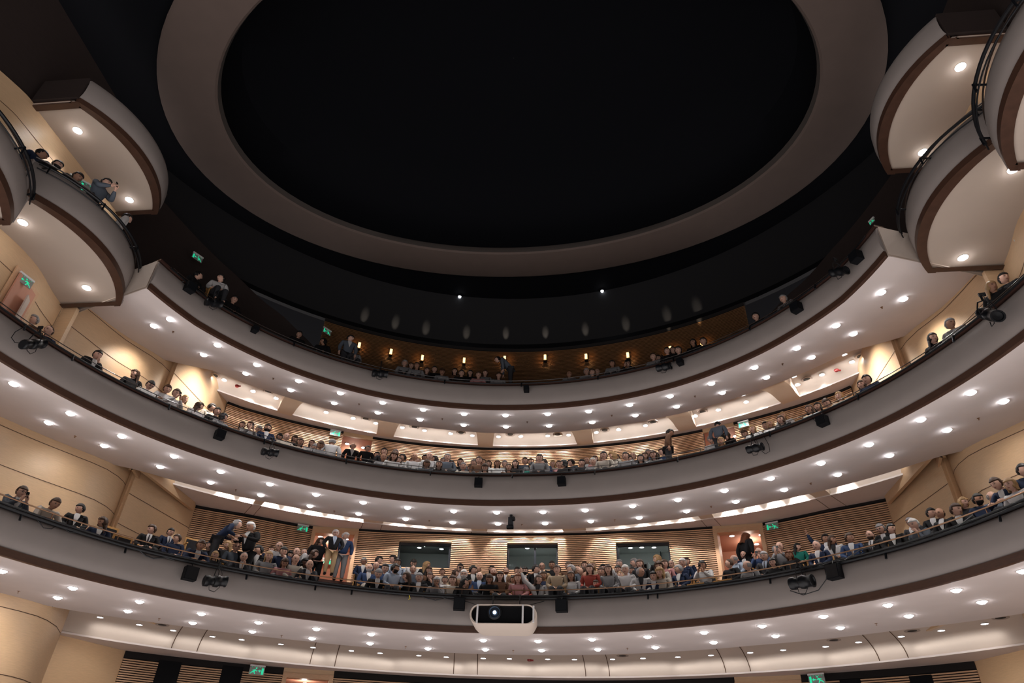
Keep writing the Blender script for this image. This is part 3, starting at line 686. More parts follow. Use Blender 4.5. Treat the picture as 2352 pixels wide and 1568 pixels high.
# swagged cables at the ends of the upper gallery
def cable(pts, rad, label_, m='black_metal', sag=0):
    P_ = [Vector(p) for p in pts]; out = []
    for a, b in zip(P_, P_[1:]):
        for k in range(8):
            u = k/8; q = a.lerp(b, u); q.z -= sag*4*u*(1-u); out.append(q)
    out.append(P_[-1]); o = MB().tube(out, rad, 5).build('cable', m); tag(o, label_, 'cable'); return o
for sg, side in ((-1, 'left'), (1, 'right')):
    z = TIERS[3]['top']-.05; e = box_front('boxa', sg, -.2)[0]
    p1 = cyl(sg*65, TIERS[3]['R'](65)-.05, z)
    cable([Vector((e.x, e.y, 13.75)), p1], .018, 'black cable hanging between the %s side box and the upper gallery' % side, sag=.35)
# ------------------------------------------------------------ hanging stage lights
def spot_thing(x, y, t, yaw, s_=1.0, label_='', pitch=-6, key=None):
    R = TIERS[t]['R']; p = on_r(x, y, plus(R, -.42))
    root = tag(empty('stage_side_fill', p), label_, 'stage light', 'stage lights hung on the gallery fronts'); ph = phi_of(p)
    root.rotation_euler = (0, 0, R_(-ph+yaw)); root.scale = (s_*.60, s_*.95, s_*.95)
    M_ = Matrix.Rotation(R_(90+pitch), 4, 'X') @ Matrix.Identity(4); M_ = Matrix.Rotation(R_(90), 4, 'Z') @ M_
    MB().lathe([(.001, -.40), (.09, -.40), (.125, -.37), (.13, -.22), (.10, -.18), (.10, -.05), (.13, -.02), (.14, .12), (.115, .18), (.115, .36), (.13, .38), (.13, .42), (.10, .42), (.09, .38), (.001, .36)], 16, M_).build('housing', 'black_metal', root)
    MB().tube([(0, .14, 0), (0, .15, .16), (0, .10, .30), (0, -.0, .33), (0, -.10, .30), (0, -.15, .16), (0, -.14, 0)], .015, 6).build('yoke', 'black_metal', root)
    MB().tube([(0, 0, .32), (0, 0, .43)], .024, 8).box((0, .03, .47), (.05, .12, .07)).build('clamp', 'black_metal', root)
    MB().tube([(.05, .02, .44), (.2, .0, .18), (.22, -.02, -.12), (.08, -.02, -.24), (-.12, -.02, -.22), (-.16, 0, -.1)], .009, 5).build('lead', 'black_metal', root)
    return root
spot_thing(75, 790, 2, 10, 1.05, 'black stage light hung at far left of the middle parapet', pitch=-25)
spot_thing(619, 1038, 2, 0, .95, 'black stage light under the left part of the middle parapet')
spot_thing(1733, 1029, 2, 0, .95, 'black stage light under the right part of the middle parapet', pitch=4)
spot_thing(2273, 722, 2, -20, 1.15, 'big black stage light at far right of the middle parapet', pitch=30)
spot_thing(493, 1334, 1, 0, 1.15, 'black stage light on the left of the lower parapet beside a square speaker')
spot_thing(1840, 1337, 1, 0, 1.2, 'black stage light on the right of the lower parapet with looping lead', pitch=2)
spot_thing(490, 696, 3, 0, 1.0, 'black stage light at left end of the upper parapet', pitch=-15)
spot_thing(872, 858, 3, 0, 1.05, 'black stage light at centre left of the upper parapet')
spot_thing(1524, 843, 3, 0, 1.0, 'black stage light at centre right of the upper parapet', pitch=4)
spot_thing(1926, 624, 3, 0, 1.0, 'black stage light at right end of the upper parapet', pitch=20)
# square black loudspeakers
for x, y, t, tilt, lb in [(437, 1317, 1, 8, 'beside the stage light on the lower left parapet'), (1055, 1387, 1, 2, 'left of the hanging projector'), (1290, 1391, 1, 0, 'right of the hanging projector'), (1916, 1313, 1, -10, 'on the lower right parapet'),
        (505, 998, 2, 8, 'on the left of the middle parapet'), (1099, 1108, 2, 0, 'at centre of the middle parapet, left one'), (1290, 1105, 2, 0, 'at centre of the middle parapet, right one'), (1889, 966, 2, -10, 'on the right of the middle parapet with looping cables'),
        (586, 756, 3, 12, 'on the left of the upper parapet'), (1209, 893, 3, 0, 'at the middle of the upper parapet'), (1562, 831, 3, -5, 'beside the centre right light of the upper parapet'), (1829, 706, 3, -20, 'on the right of the upper parapet'), (1966, 590, 3, -25, 'next to the rightmost light of the upper parapet'), (437, 660, 3, 20, 'next to the leftmost light of the upper parapet')]:
    p = on_r(x, y, plus(TIERS[t]['R'], -.2)); ph = phi_of(p)
    root = tag(empty('loudspeaker', p, R_(-ph)), 'small square black loudspeaker '+lb, 'loudspeaker', 'square loudspeakers on the gallery fronts')
    s_ = {1: .32, 2: .25, 3: .18}[t]
    if (x, t) == (1889, 2) or (x, t) == (505, 2): s_ = .25
    if (x, t) in ((1829, 3), (1966, 3), (437, 3)): s_ = .27
    MB().box((0, 0, 0), (s_, .22, s_)).build('cabinet', 'black_paint', root, False)
    MB().box((0, -.115, 0), (s_*.92, .012, s_*.92)).build('grille', 'black_metal', root, False)
    MB().tube([(0, .0, s_/2), (0, .06, s_/2+.12)], .012, 5).tube([(-.08, 0, s_/2), (.02, .06, s_/2+.12)], .006, 4).build('bracket', 'black_metal', root)
# small camera hanging under the middle gallery
p = on_soffit(1174, 1182, 2); root = tag(empty('motorised_camera', p), 'small black camera hanging from the soffit above the lower gallery', 'camera')
MB().tube([(0, 0, 0), (0, 0, -.10)], .05, 8).box((0, 0, -.24), (.16, .22, .26)).build('body', 'black_metal', root, False)
MB().lathe([(.001, .12), (.06, .12), (.065, 0), (.001, 0)], 12, Matrix.Translation((.10, -.12, -.2)) @ Matrix.Rotation(R_(90), 4, 'X')).build('lens', 'black_metal', root)
MB().box((-.02, -.02, -.42), (.22, .14, .09)).build('head', 'black_paint', root, False)
# ------------------------------------------------------------ projector in its white pod
pp = on_r(1155, 1410, plus(TIERS[1]['R'], -1.15)); root = tag(empty('projector_pod', pp), 'white rounded projector pod with black front hanging below lower parapet', 'projector')
wv = (on_y(1232, 1419, pp.y)-on_y(1079, 1419, pp.y)).x; hv = on_y(1155, 1388, pp.y).z-on_y(1155, 1432, pp.y).z
def stadium(w_, h_, n=10):
    r = h_/2; out = []
    for k in range(n+1): a = -math.pi/2+math.pi*k/n; out.append((w_/2-r+r*math.cos(a), r*math.sin(a)))
    for k in range(n+1): a = math.pi/2+math.pi*k/n; out.append((-w_/2+r+r*math.cos(a), r*math.sin(a)))
    return out
mb = MB()
def ring_at(y, w_, h_, dz=0): return [Vector((x, y, z+dz)) for x, z in stadium(w_, h_)]
mb.grid([ring_at(-.02, wv*.95, hv*.93), ring_at(-.03, wv, hv), ring_at(.1, wv*1.02, hv*1.04, -.0), ring_at(.70, wv*.98, hv*1.0, -.08), ring_at(.95, wv*.90, hv*.9, -.12), ring_at(1.02, wv*.7, hv*.6, -.10)], close=True)
mb.build('shell', 'cove_plaster', root)
mb = MB(); v = ring_at(.12, wv*.97, hv*.95); mb.add(v, [tuple(range(len(v)))]); mb.build('front_panel', 'black_paint', root)
for fx in (-.385, .30, .46):
    MB().box((fx*wv, -.02, 0), (.045, .06, hv*(.98 if abs(fx) < .4 else .86))).build('strut', 'lamp_trim', root, False)
M_ = Matrix.Translation((-.13*wv, .10, .06)) @ Matrix.Rotation(R_(90), 4, 'X')
lens_ = MB().lathe([(.19, 0), (.19, .05), (.15, .07), (.13, .03), (.001, .02)], 20, M_).build('lens', 'black_metal', root)
mat('projector_beam', (1, 1, 1), emit=(.45, .65, 1), estr=14)
MB().lathe([(.045, .0), (.04, .03), (.001, .035)], 12, Matrix.Translation((-.13*wv, .06, .06)) @ Matrix.Rotation(R_(90), 4, 'X')).build('lit_aperture', 'projector_beam', lens_)
for fx in (-.2, .22): MB().tube([(fx*wv, .5, hv/2-.03), (fx*wv, .6, TIERS[1]['top']-.05-pp.z), (fx*wv, 1.07, TIERS[1]['top']-.03-pp.z)], .018, 6).build('hanger', 'black_metal', root)
R1 = TIERS[1]['R']
def hang_cable(pix, t, off, label_, rad=.009, m='black_metal'):
    pts = [on_r(x, y, plus(TIERS[t]['R'], off)) for x, y in pix]; o = MB().tube(pts, rad, 5).build('cable', m); tag(o, label_, 'cable')
hang_cable([(1010, 1370), (1040, 1378), (1075, 1382), (1103, 1392)], 1, -.12, 'thin black cable running to the left side of the projector pod')
hang_cable([(1250, 1380), (1235, 1384), (1220, 1388), (1205, 1392)], 1, -.12, 'thin black cable running to the right side of the projector pod')
hang_cable([(960, 1362), (975, 1372), (1000, 1378), (1030, 1372), (1040, 1366)], 1, -.1, 'drooping black cable left of the projector pod', .012)
hang_cable([(868, 1352), (885, 1364), (905, 1362), (930, 1366), (955, 1362)], 1, -.1, 'thin slack cable under the centre left of the lower parapet')
hang_cable([(85, 1192), (100, 1212), (118, 1214), (135, 1205), (160, 1222), (185, 1222)], 1, -.1, 'slack cable at the left end of the lower parapet')
hang_cable([(318, 1262), (335, 1276), (352, 1282), (380, 1280), (400, 1286)], 1, -.1, 'bunched cable left of the lower left loudspeaker', .016)
hang_cable([(1835, 1300), (1870, 1304), (1905, 1292), (1940, 1286), (1975, 1262), (2010, 1254)], 1, -.1, 'tangle of cable between the lower right lights', .014)
hang_cable([(1815, 1356), (1845, 1366), (1880, 1355), (1898, 1330), (1900, 1300)], 1, -.3, 'looping lead of the lower right stage light', .012)
hang_cable([(2060, 1247), (2110, 1246), (2160, 1230), (2205, 1205), (2235, 1182)], 1, -.1, 'long slack cable near right end of the lower parapet')
hang_cable([(1866, 946), (1868, 962), (1878, 972)], 2, -.2, 'loop of cable at the right middle loudspeaker')
hang_cable([(1754, 1000), (1766, 1022), (1768, 1036), (1758, 1042), (1750, 1036)], 2, -.2, 'thin loop of cable below the right middle stage light')
hang_cable([(60, 748), (35, 762), (26, 775), (34, 786), (50, 788)], 2, -.2, 'loop of cable beside the far left stage light')
hang_cable([(441, 652), (452, 668), (466, 684), (478, 690)], 3, -.15, 'short cable between leftmost light and speaker on the upper parapet')
hang_cable([(940, 1367), (942, 1374), (938, 1376)], 1, -.15, 'short strip of yellow tape hanging under the lower parapet', .012, 'yellow_tape')
# ------------------------------------------------------------ exit signs
def exit_sign(p, face, w_, lb, flip=False, lit=1.0):
    root = tag(empty('exit_sign', p), lb, 'exit sign'); root.rotation_euler = (0, 0, face); h_ = w_*.5
    MB().box((0, 0, 0), (w_, .015, h_)).build('plate', 'exit_plate', root, False)
    MB().box((0, 0, h_/2+.03), (w_*1.02, .05, .05)).build('housing', 'lamp_trim', root, False)
    f = -1 if flip else 1; y = -.012
    def P2(pts): return [(f*x*w_, y, z*h_) for x, z in pts]
    mb = MB()
    def poly(pts): v = P2(pts); mb.add(v, [tuple(range(len(v)))])
    def bar(x0, z0, x1, z1, t_):
        dx, dz = (x1-x0)*2, (z1-z0); l = math.hypot(dx, dz); nx, nz = -dz/l*t_/2, dx/l*t_
        poly([(x0+nx, z0+nz), (x1+nx, z1+nz), (x1-nx, z1-nz), (x0-nx, z0-nz)])
    poly([(-.44, -.42), (-.30, -.42), (-.30, .36), (-.44, .36)])                 # door
    bar(-.24, 0, -.06, 0, .05); poly([(-.27, 0), (-.17, .2), (-.17, -.2)])        # arrow
    bar(.10, .12, .20, -.12, .09); bar(.20, -.12, .10, -.40, .06); bar(.19, -.10, .34, -.22, .06); bar(.34, -.22, .42, -.40, .05); bar(.10, .1, .0, -.08, .045); bar(.12, .1, .30, .02, .045)  # runner
    poly([(.06+.05*math.cos(a*math.pi/4), .30+.10*math.sin(a*math.pi/4)) for a in range(8)])
    for k in range(5): x = -.36+.17*k; poly([(x, .42), (x+.05, .42), (x+.05, .48), (x, .48)])
    mb.build('pictogram', 'exit_green', root, False); return root
def sign_wall(x, y, rf, off, w_, lb, flip=False):
    p = on_r(x, y, plus(rf, -off)); return exit_sign(p, R_(-phi_of(p)), w_, lb, flip)
sign_wall(695, 1214, W2, .12, .40, 'green exit sign left of the left doorway in the lower gallery', True)
sign_wall(1774, 1209, W2, .12, .42, 'green exit sign right of the right doorway in the lower gallery')
sign_wall(770, 995, W3, .12, .42, 'green exit sign above the left doorway of the middle gallery', True)
sign_wall(1708, 975, W3, .12, .40, 'green exit sign by the right doorway of the middle gallery')
sign_wall(590, 1540, W1, .5, .50, 'green exit sign at bottom left beside the ground doorway', True)
sign_wall(1876, 1560, W1, .5, .50, 'green exit sign at bottom right beside the ground doorway')
sign_wall(750, 1290, W2, -2.3, .35, 'small green exit sign deep inside the lower left doorway', True)
p = on_r(453, 592, 13.4); exit_sign(p, R_(62), .40, 'green exit sign on the dark wall of the upper gallery, left')
p = on_r(751, 762, 14.3); exit_sign(p, R_(60), .40, 'tilted green exit sign at the rear corner of the upper gallery')
p = on_r(2003, 509, 12.6); exit_sign(p, R_(-70), .22, 'tiny green exit sign above the upper parapet, far right')
p = Vector((-11.1, on_z(182, 430, 14.6).y, on_z(182, 430, 14.6).z)); p = on_z(183, 426, 15.0); exit_sign(p, R_(52), .62, 'green exit sign behind the man in the upper left box')
p = on_x(57, 645, -11.85); exit_sign(p, R_(80), .42, 'green exit sign above the door at far left of the middle gallery')
p = on_z(2349, 551, 12.9); exit_sign(p, R_(-60), .3, 'green exit sign cut by the right edge, middle gallery')
# lobby door at the far left of the middle gallery
pa_ = on_z(20, 610, 12.35); 
root = tag(empty('side_door', on_z(60, 705, 11.2)), 'open wooden side door at the far left of the middle gallery', 'door')
pd0 = on_x(74, 690, -12.22); pd1 = on_x(14, 640, -12.0)
ztd = on_x(40, 625, -12.1).z
inv_ = Matrix.Translation(-root.location)
def slab(x0, y0, x1, y1, z0, z1, d, name, m):
    o = MB().prism([(x0, y0), (x1, y1), (x1-.05, y1), (x0-.05, y0)] if d == 0 else [(x0+d, y0), (x1+d, y1), (x1+d-.05, y1), (x0+d-.05, y0)], z0, z1).build(name, m, root, False); o.matrix_parent_inverse = inv_
ya, yb = pd0.y, pd1.y
slab(-12.12, ya, -11.88, yb, 9.9, ztd, 0, 'door_frame', 'slat_wood')
slab(-12.12, ya-.12, -11.88, yb+.12, 9.9, ztd-.14, .05, 'door_leaf', 'corridor')
slab(-12.02, ya-.3, -11.86, (ya+yb)/2, 9.9, ztd-.5, .09, 'lit_opening', 'cove_plaster')  # pale slab; the lit look of the opening is put into its colour
# ------------------------------------------------------------ detectors, vents, sprinklers
for x, y, zc, lb in [(545, 885, 14.98, 'red fire detector in left cove ceiling above the middle gallery'), (1921, 849, 14.98, 'red fire detector in right cove ceiling above the middle gallery'), (1216, 1514, 6.62, 'red fire detector in the cove ceiling above the ground level')]:
    p = on_cove(x, y, 3 if zc > 10 else 1); root = tag(empty('fire_detector', p), lb, 'detector')
    MB().lathe([(.001, -.06), (.06, -.06), (.08, -.02), (.08, 0), (.001, 0)], 12).build('housing', 'red_plastic', root); MB().box((.1, 0, -.03), (.08, .04, .05)).build('sounder', 'red_plastic', root, False)
VENTS = [(493, 862, 14.98), (616, 899, 14.98), (730, 930, 14.98), (840, 961, 14.98), (952, 980, 14.98), (1059, 993, 14.98), (1172, 997, 14.98), (1281, 997, 14.98), (1389, 987, 14.98), (1500, 969, 14.98), (1614, 945, 14.98), (1853, 871, 14.98), (1977, 818, 14.98), (373, 1434, 6.62), (2095, 1448, 6.62), (1915, 1469, 6.62), (2298, 1418, 6.62), (1430, 1505, 6.62)]
VENTS.sort()
vp = None
for i, (x, y, zc) in enumerate(VENTS):
    p = on_cove(x, y, 3 if zc > 10 else 1); lv = 'middle gallery' if zc > 10 else 'ground level'; same = [v for v in VENTS if v[2] == zc]; j = same.index((x, y, zc))
    if vp is None:
        vp = root = empty('air_vent', p)
        MB().lathe([(.13, -.004), (.17, -.02), (.20, -.012), (.20, 0), (.13, 0)], 20).build('rim', 'vent_white', root); MB().lathe([(.001, -.012), (.06, -.012), (.06, -.006), (.001, -.006)], 14).lathe([(.085, -.008), (.12, -.008), (.12, -.002), (.085, -.002)], 18).build('diffuser', 'vent_slot', root)
    else: root = copy_tree(vp); root.location = p
    tag(root, '%s round air vent in the cove ceiling above the %s' % (nth(j, len(same)), lv), 'air vent', 'round vents above the '+lv)
SPR = {3: [(628, 868), (825, 927), (1016, 961), (1211, 968), (1405, 953), (1596, 909), (1797, 835), (2025, 705), (398, 761)], 2: [(173, 1001), (542, 1124), (768, 1173), (986, 1195), (1199, 1204), (1412, 1193), (1633, 1162), (1862, 1109), (2247, 960)], 1: [(43, 1357), (366, 1420), (647, 1459), (932, 1484), (1179, 1493), (1441, 1488), (2012, 1431)]}
sp = None
for t, L in SPR.items():
    L.sort()
    for j, (x, y) in enumerate(L):
        p = on_soffit(x, y, t)
        if sp is None: sp = root = empty('sprinkler', p); MB().lathe([(.001, -.05), (.02, -.05), (.02, -.045), (.006, -.04), (.008, -.01), (.035, -.006), (.035, 0), (.001, 0)], 10).build('head', 'brass', root)
        else: root = copy_tree(sp); root.location = p
        tag(root, '%s tiny sprinkler in the soffit under the %s gallery' % (nth(j, len(L)), WHERE[t]), 'sprinkler', 'sprinklers under the '+WHERE[t]+' gallery')
# ------------------------------------------------------------ wall lanterns at the back of the upper gallery
LAN = [(825, 793), (898, 808), (970, 822), (1066, 828), (1159, 824), (1252, 821), (1346, 819), (1442, 816), (1540, 802), (1612, 788)]
lp0 = None
for i, (x, y) in enumerate(LAN):
    p = on_r(x, y, 14.78); ph = phi_of(p)
    if lp0 is None:
        lp0 = root = empty('wall_lantern', p)
        MB().box((0, 0, 0), (.10, .10, .25)).build('shade', 'lamp_amber', root, False)
        MB().box((0, .02, .165), (.12, .14, .02)).box((0, .02, -.165), (.14, .16, .025)).box((0, .12, 0), (.10, .10, .3)).build('bracket', 'black_metal', root, False)
    else: root = copy_tree(lp0); root.location = p
    root.rotation_euler = (0, 0, R_(-ph)); tag(root, '%s glowing amber lantern on the rear wall of the upper gallery' % nth(i, len(LAN)), 'wall lamp', 'amber lanterns of the upper gallery')
    lamp('lantern_glow', 'SPOT', cyl(ph, 14.45, p.z), 9, (1, .50, .18), size=.05, direction=(math.sin(R_(ph)), math.cos(R_(ph)), 0), cone=105, blend=1)
    lamp('lantern_uplight', 'SPOT', cyl(ph, 14.75, p.z+.20), 420, (1, .82, .6), size=.02, direction=(math.sin(R_(ph))*.12, math.cos(R_(ph))*.12, 1), cone=16, blend=1)
mat('star_lens', (1, 1, 1), emit=(.9, .95, 1), estr=20)
for x, y, lb in ((1056, 680, 'left of two tiny bright lamps in the black ceiling below the ring'), (1383, 667, 'right of two tiny bright lamps in the black ceiling below the ring'), (1288, 500, 'tiny glinting lamp high inside the black dome')):
    p = on_z(x, y, 20.93) if y > 600 else on_z(x, y, 23.0)
    root = tag(empty('ceiling_lamp', p), lb, 'light')
    MB().lathe([(.001, -.09), (.045, -.08), (.07, -.03), (.07, 0), (.001, 0)], 12).build('lens', 'star_lens', root)
    MB().lathe([(.072, -.03), (.10, -.03), (.10, .03), (.072, .03)], 12).build('trim_ring', 'black_paint', root)
for (a, b, w_, z1) in ((D1L[0], D1L[1], W2, 10.24), (D1R[0], D1R[1], W2, 10.24), (D2L[0], D2L[1], W3, 14.26), (D2R[0], D2R[1], W3, 14.26), (D0L[0], D0L[1], W1, 5.66), (D0R[0], D0R[1], W1, 5.66)):
    for k, (f, d) in enumerate(((.25, .8), (.8, .9), (.55, 1.9))):
        ph = a+(b-a)*f; p = cyl(ph, w_(ph)+d, z1)
        nm = {8: 'lower', 9: 'lower'}.get(0, 'lower' if w_ is W2 else ('middle' if w_ is W3 else 'ground')); sd = 'left' if a < 0 else 'right'
        put_lamp('small', p, 'corridor downlight beyond the %s %s doorway, %s' % (nm, sd, ('near the left jamb', 'near the right jamb', 'the farthest one')[k]), 'corridor downlights', energy=0)
    ph = (a+b)/2; lamp('corridor_light', 'POINT', cyl(ph, w_(ph)+1.4, z1-.25), 22, (1, .86, .74), size=.06)
for i, (a, b, z0, z1) in enumerate(WIN):
    for j_, (x, y) in enumerate({0: ((963, 1258), (1014, 1261)), 1: ((1211, 1259),), 2: ((1448, 1258.5), (1474, 1257.5), (1502, 1257.5))}[i]):
        p = on_z(x, y, 10.48)
        put_lamp('small', p, 'round ceiling lamp seen through the %s control-room window%s' % (('left', 'middle', 'right')[i], '' if i == 1 else ', '+((('left one', 'right one'), (), ('left one', 'middle one', 'right one'))[i][j_])), 'control-room lamps', energy=0)
    ph = (a+b)/2; lamp('control_room_light', 'POINT', cyl(ph, W2(ph)+1.6, 10.35), (6, 45, 60)[i], (.95, 1, .95), size=.03)
# desk and screens in the control room
root = tag(empty('equipment_rack', cyl(WIN[2][0]+2, W2(24)+1.3, 8.25)), 'grey equipment cabinet behind the right control-room window', 'cabinet'); root.rotation_euler = (0, 0, R_(-18))
MB().box((0, 0, .75), (.7, .6, 1.35)).build('cabinet_body', 'lamp_trim', root, False); MB().box((0, -.31, .8), (.58, .02, 1.1)).build('front_panel', 'black_paint', root, False)
root = tag(empty('dark_screen', cyl(WIN[2][0]+4.0, W2(24)+2.4, 9.55)), 'dark hanging screen behind the right control-room window', 'screen'); root.rotation_euler = (0, 0, R_(-18))
MB().box((0, 0, 0), (1.3, .06, .9)).build('panel', 'black_paint', root, False); MB().tube([(0, 0, .45), (0, 0, .95)], .02, 6).build('hanger', 'black_metal', root)
# ============================================================ people
def pm(name, col, rough=.8, **k): return mat(name, col, rough, spec=.3, **k)
for n_, c_ in dict(skin_a=(.70, .43, .33), skin_b=(.60, .36, .27), skin_c=(.44, .24, .16), skin_d=(.10, .045, .028)).items(): pm(n_, c_, .55)
for n_, c_ in dict(hair_black=(.012, .010, .010), hair_brown=(.055, .028, .016), hair_blonde=(.40, .25, .12), hair_grey=(.26, .25, .25), hair_white=(.62, .60, .58), hair_auburn=(.16, .055, .025)).items(): pm(n_, c_, .5)
CL = dict(black=(.010, .010, .012), navy=(.012, .022, .055), charcoal=(.035, .036, .042), white=(.58, .57, .57), lightblue=(.36, .42, .52), grey=(.22, .22, .23), pink=(.50, .24, .24), green=(.01, .16, .12), red=(.30, .05, .035), beige=(.42, .32, .22), blue=(.035, .065, .15), brown=(.14, .07, .04), khaki=(.45, .31, .17), greyblue=(.10, .12, .15), cream=(.48, .43, .37))
for n_, c_ in CL.items(): pm('cloth_'+n_, c_, .85)
pm('eye', (.03, .02, .02), .3); pm('lip', (.26, .09, .07), .6); pm('tie_dark', (.02, .015, .02), .6); pm('glasses_black', (.01, .01, .01), .3); pm('phone_black', (.01, .01, .012), .2)
mat('phone_screen', (.05, .06, .06), .1, emit=(.6, .8, .8), estr=.35)
def skin_mesh(name, V, Ed, Rad, sub=1):
    me = bpy.data.meshes.new('t'); me.from_pydata([tuple(v) for v in V], Ed, []); o = bpy.data.objects.new('t', me); COL.objects.link(o)
    md = o.modifiers.new('s', 'SKIN'); md.use_smooth_shade = True; md.branch_smoothing = .3
    for i, r in enumerate(Rad): me.skin_vertices[0].data[i].radius = r if hasattr(r, '__len__') else (r, r); me.skin_vertices[0].data[i].use_root = (i == 0)
    if sub: sb_ = o.modifiers.new('b', 'SUBSURF'); sb_.levels = sub; sb_.render_levels = sub
    bpy.context.view_layer.update(); dg = bpy.context.evaluated_depsgraph_get()
    out = bpy.data.meshes.new_from_object(o.evaluated_get(dg)); out.name = name
    bpy.data.objects.remove(o); bpy.data.meshes.remove(me)
    for p in out.polygons: p.use_smooth = True
    return out
HW, HD, HH = .088, .107, .130
def head_surface(nu=22, nv=16):
    rows = []
    for j in range(nv+1):
        th = math.pi*j/nv; rr = math.sin(th); z = math.cos(th); row = []
        for i in range(nu):
            a = 2*math.pi*i/nu; x = rr*math.sin(a); y = -rr*math.cos(a)          # -y is the face
            X = x*HW; Y = y*HD; Z = z*HH
            if z < 0: X *= 1-.34*(-z)**1.6; Y = Y*(1-.10*(-z)) if y < 0 else Y*(1-.42*(-z)**1.2)
            if y < -.3:
                f = -y
                Y += .010*f*max(0, 1-abs((Z-.028)/.02))*-.6                       # brow
                if abs(x) < .30: Y -= .028*max(0, 1-abs(x)/.26)*max(0, 1-abs((Z+.020)/.034))
                if .16 < abs(x) < .68: Y += .008*max(0, 1-abs((Z-.004)/.018))
                if abs(x) < .35: Y -= .006*max(0, 1-abs((Z+.092)/.022))
            row.append(Vector((X, Y, Z)))
        rows.append(row)
    return rows
def face_bits(mb, M_):
    def T(vs): return [M_ @ Vector(v) for v in vs]
    for sx in (-1, 1):
        for (zc, w_, h_, mi, dy) in ((.004, .017, .0075, 1, .0015), (.027, .022, .0045, 2, -.0065)):
            vs = []
            for a in range(8):
                x = sx*.034+w_*math.cos(a*math.pi/4); z = zc+h_*math.sin(a*math.pi/4); y = -HD*math.sqrt(1-(x/HW)**2-(z/HH)**2)+dy; vs.append((x, y-.001, z))
            mb.add(T(vs), [tuple(range(8))], mi)
        ear = [(sx*.080, .002, -.030), (sx*.098, .016, -.013), (sx*.101, .020, .015), (sx*.084, .008, .026), (sx*.080, .024, -.004)]
        mb.add(T(ear), [(0, 1, 2, 3), (0, 4, 3), (0, 1, 4), (1, 2, 4), (2, 3, 4)], 0)
    mb.add(T([(-.030, -.0865, -.062), (-.012, -.0965, -.057), (.012, -.0965, -.057), (.030, -.0865, -.062), (0, -.0965, -.074)]), [(0, 1, 2, 3, 4)], 3)
def hand(mb, w_, d, n_, curl=.6, s_=1):
    """palm and five fingers from wrist w_ along d, n_ = back-of-hand normal"""
    d = d.normalized(); n_ = (n_-d*n_.dot(d)).normalized(); sd = d.cross(n_)*s_; u_ = Vector(n_)
    mb.tube([w_-d*.02, w_+d*.01, w_+d*.05, w_+d*.085], [.026, .028, .036, .030], 7)
    for k, (o_, L, r) in enumerate(((-.030, .060, .008), (-.010, .072, .0088), (.010, .068, .0085), (.028, .054, .0078))):
        b = w_+d*.08+sd*o_; t1 = b+(d-n_*curl*.4)*L*.5; t2 = t1+(d*.55-n_*curl)*L*.4; t3 = t2+(d*.1-n_*curl)*L*.25
        mb.tube([b, t1, t2, t3], [r*1.1, r, r*.95, r*.7], 5)
    b = w_+d*.03-sd*.03; mb.tube([b, b+(d*.5-sd)*.03, b+(d*.9-sd*.9)*.055-n_*.01], [.012, .0105, .008], 5)
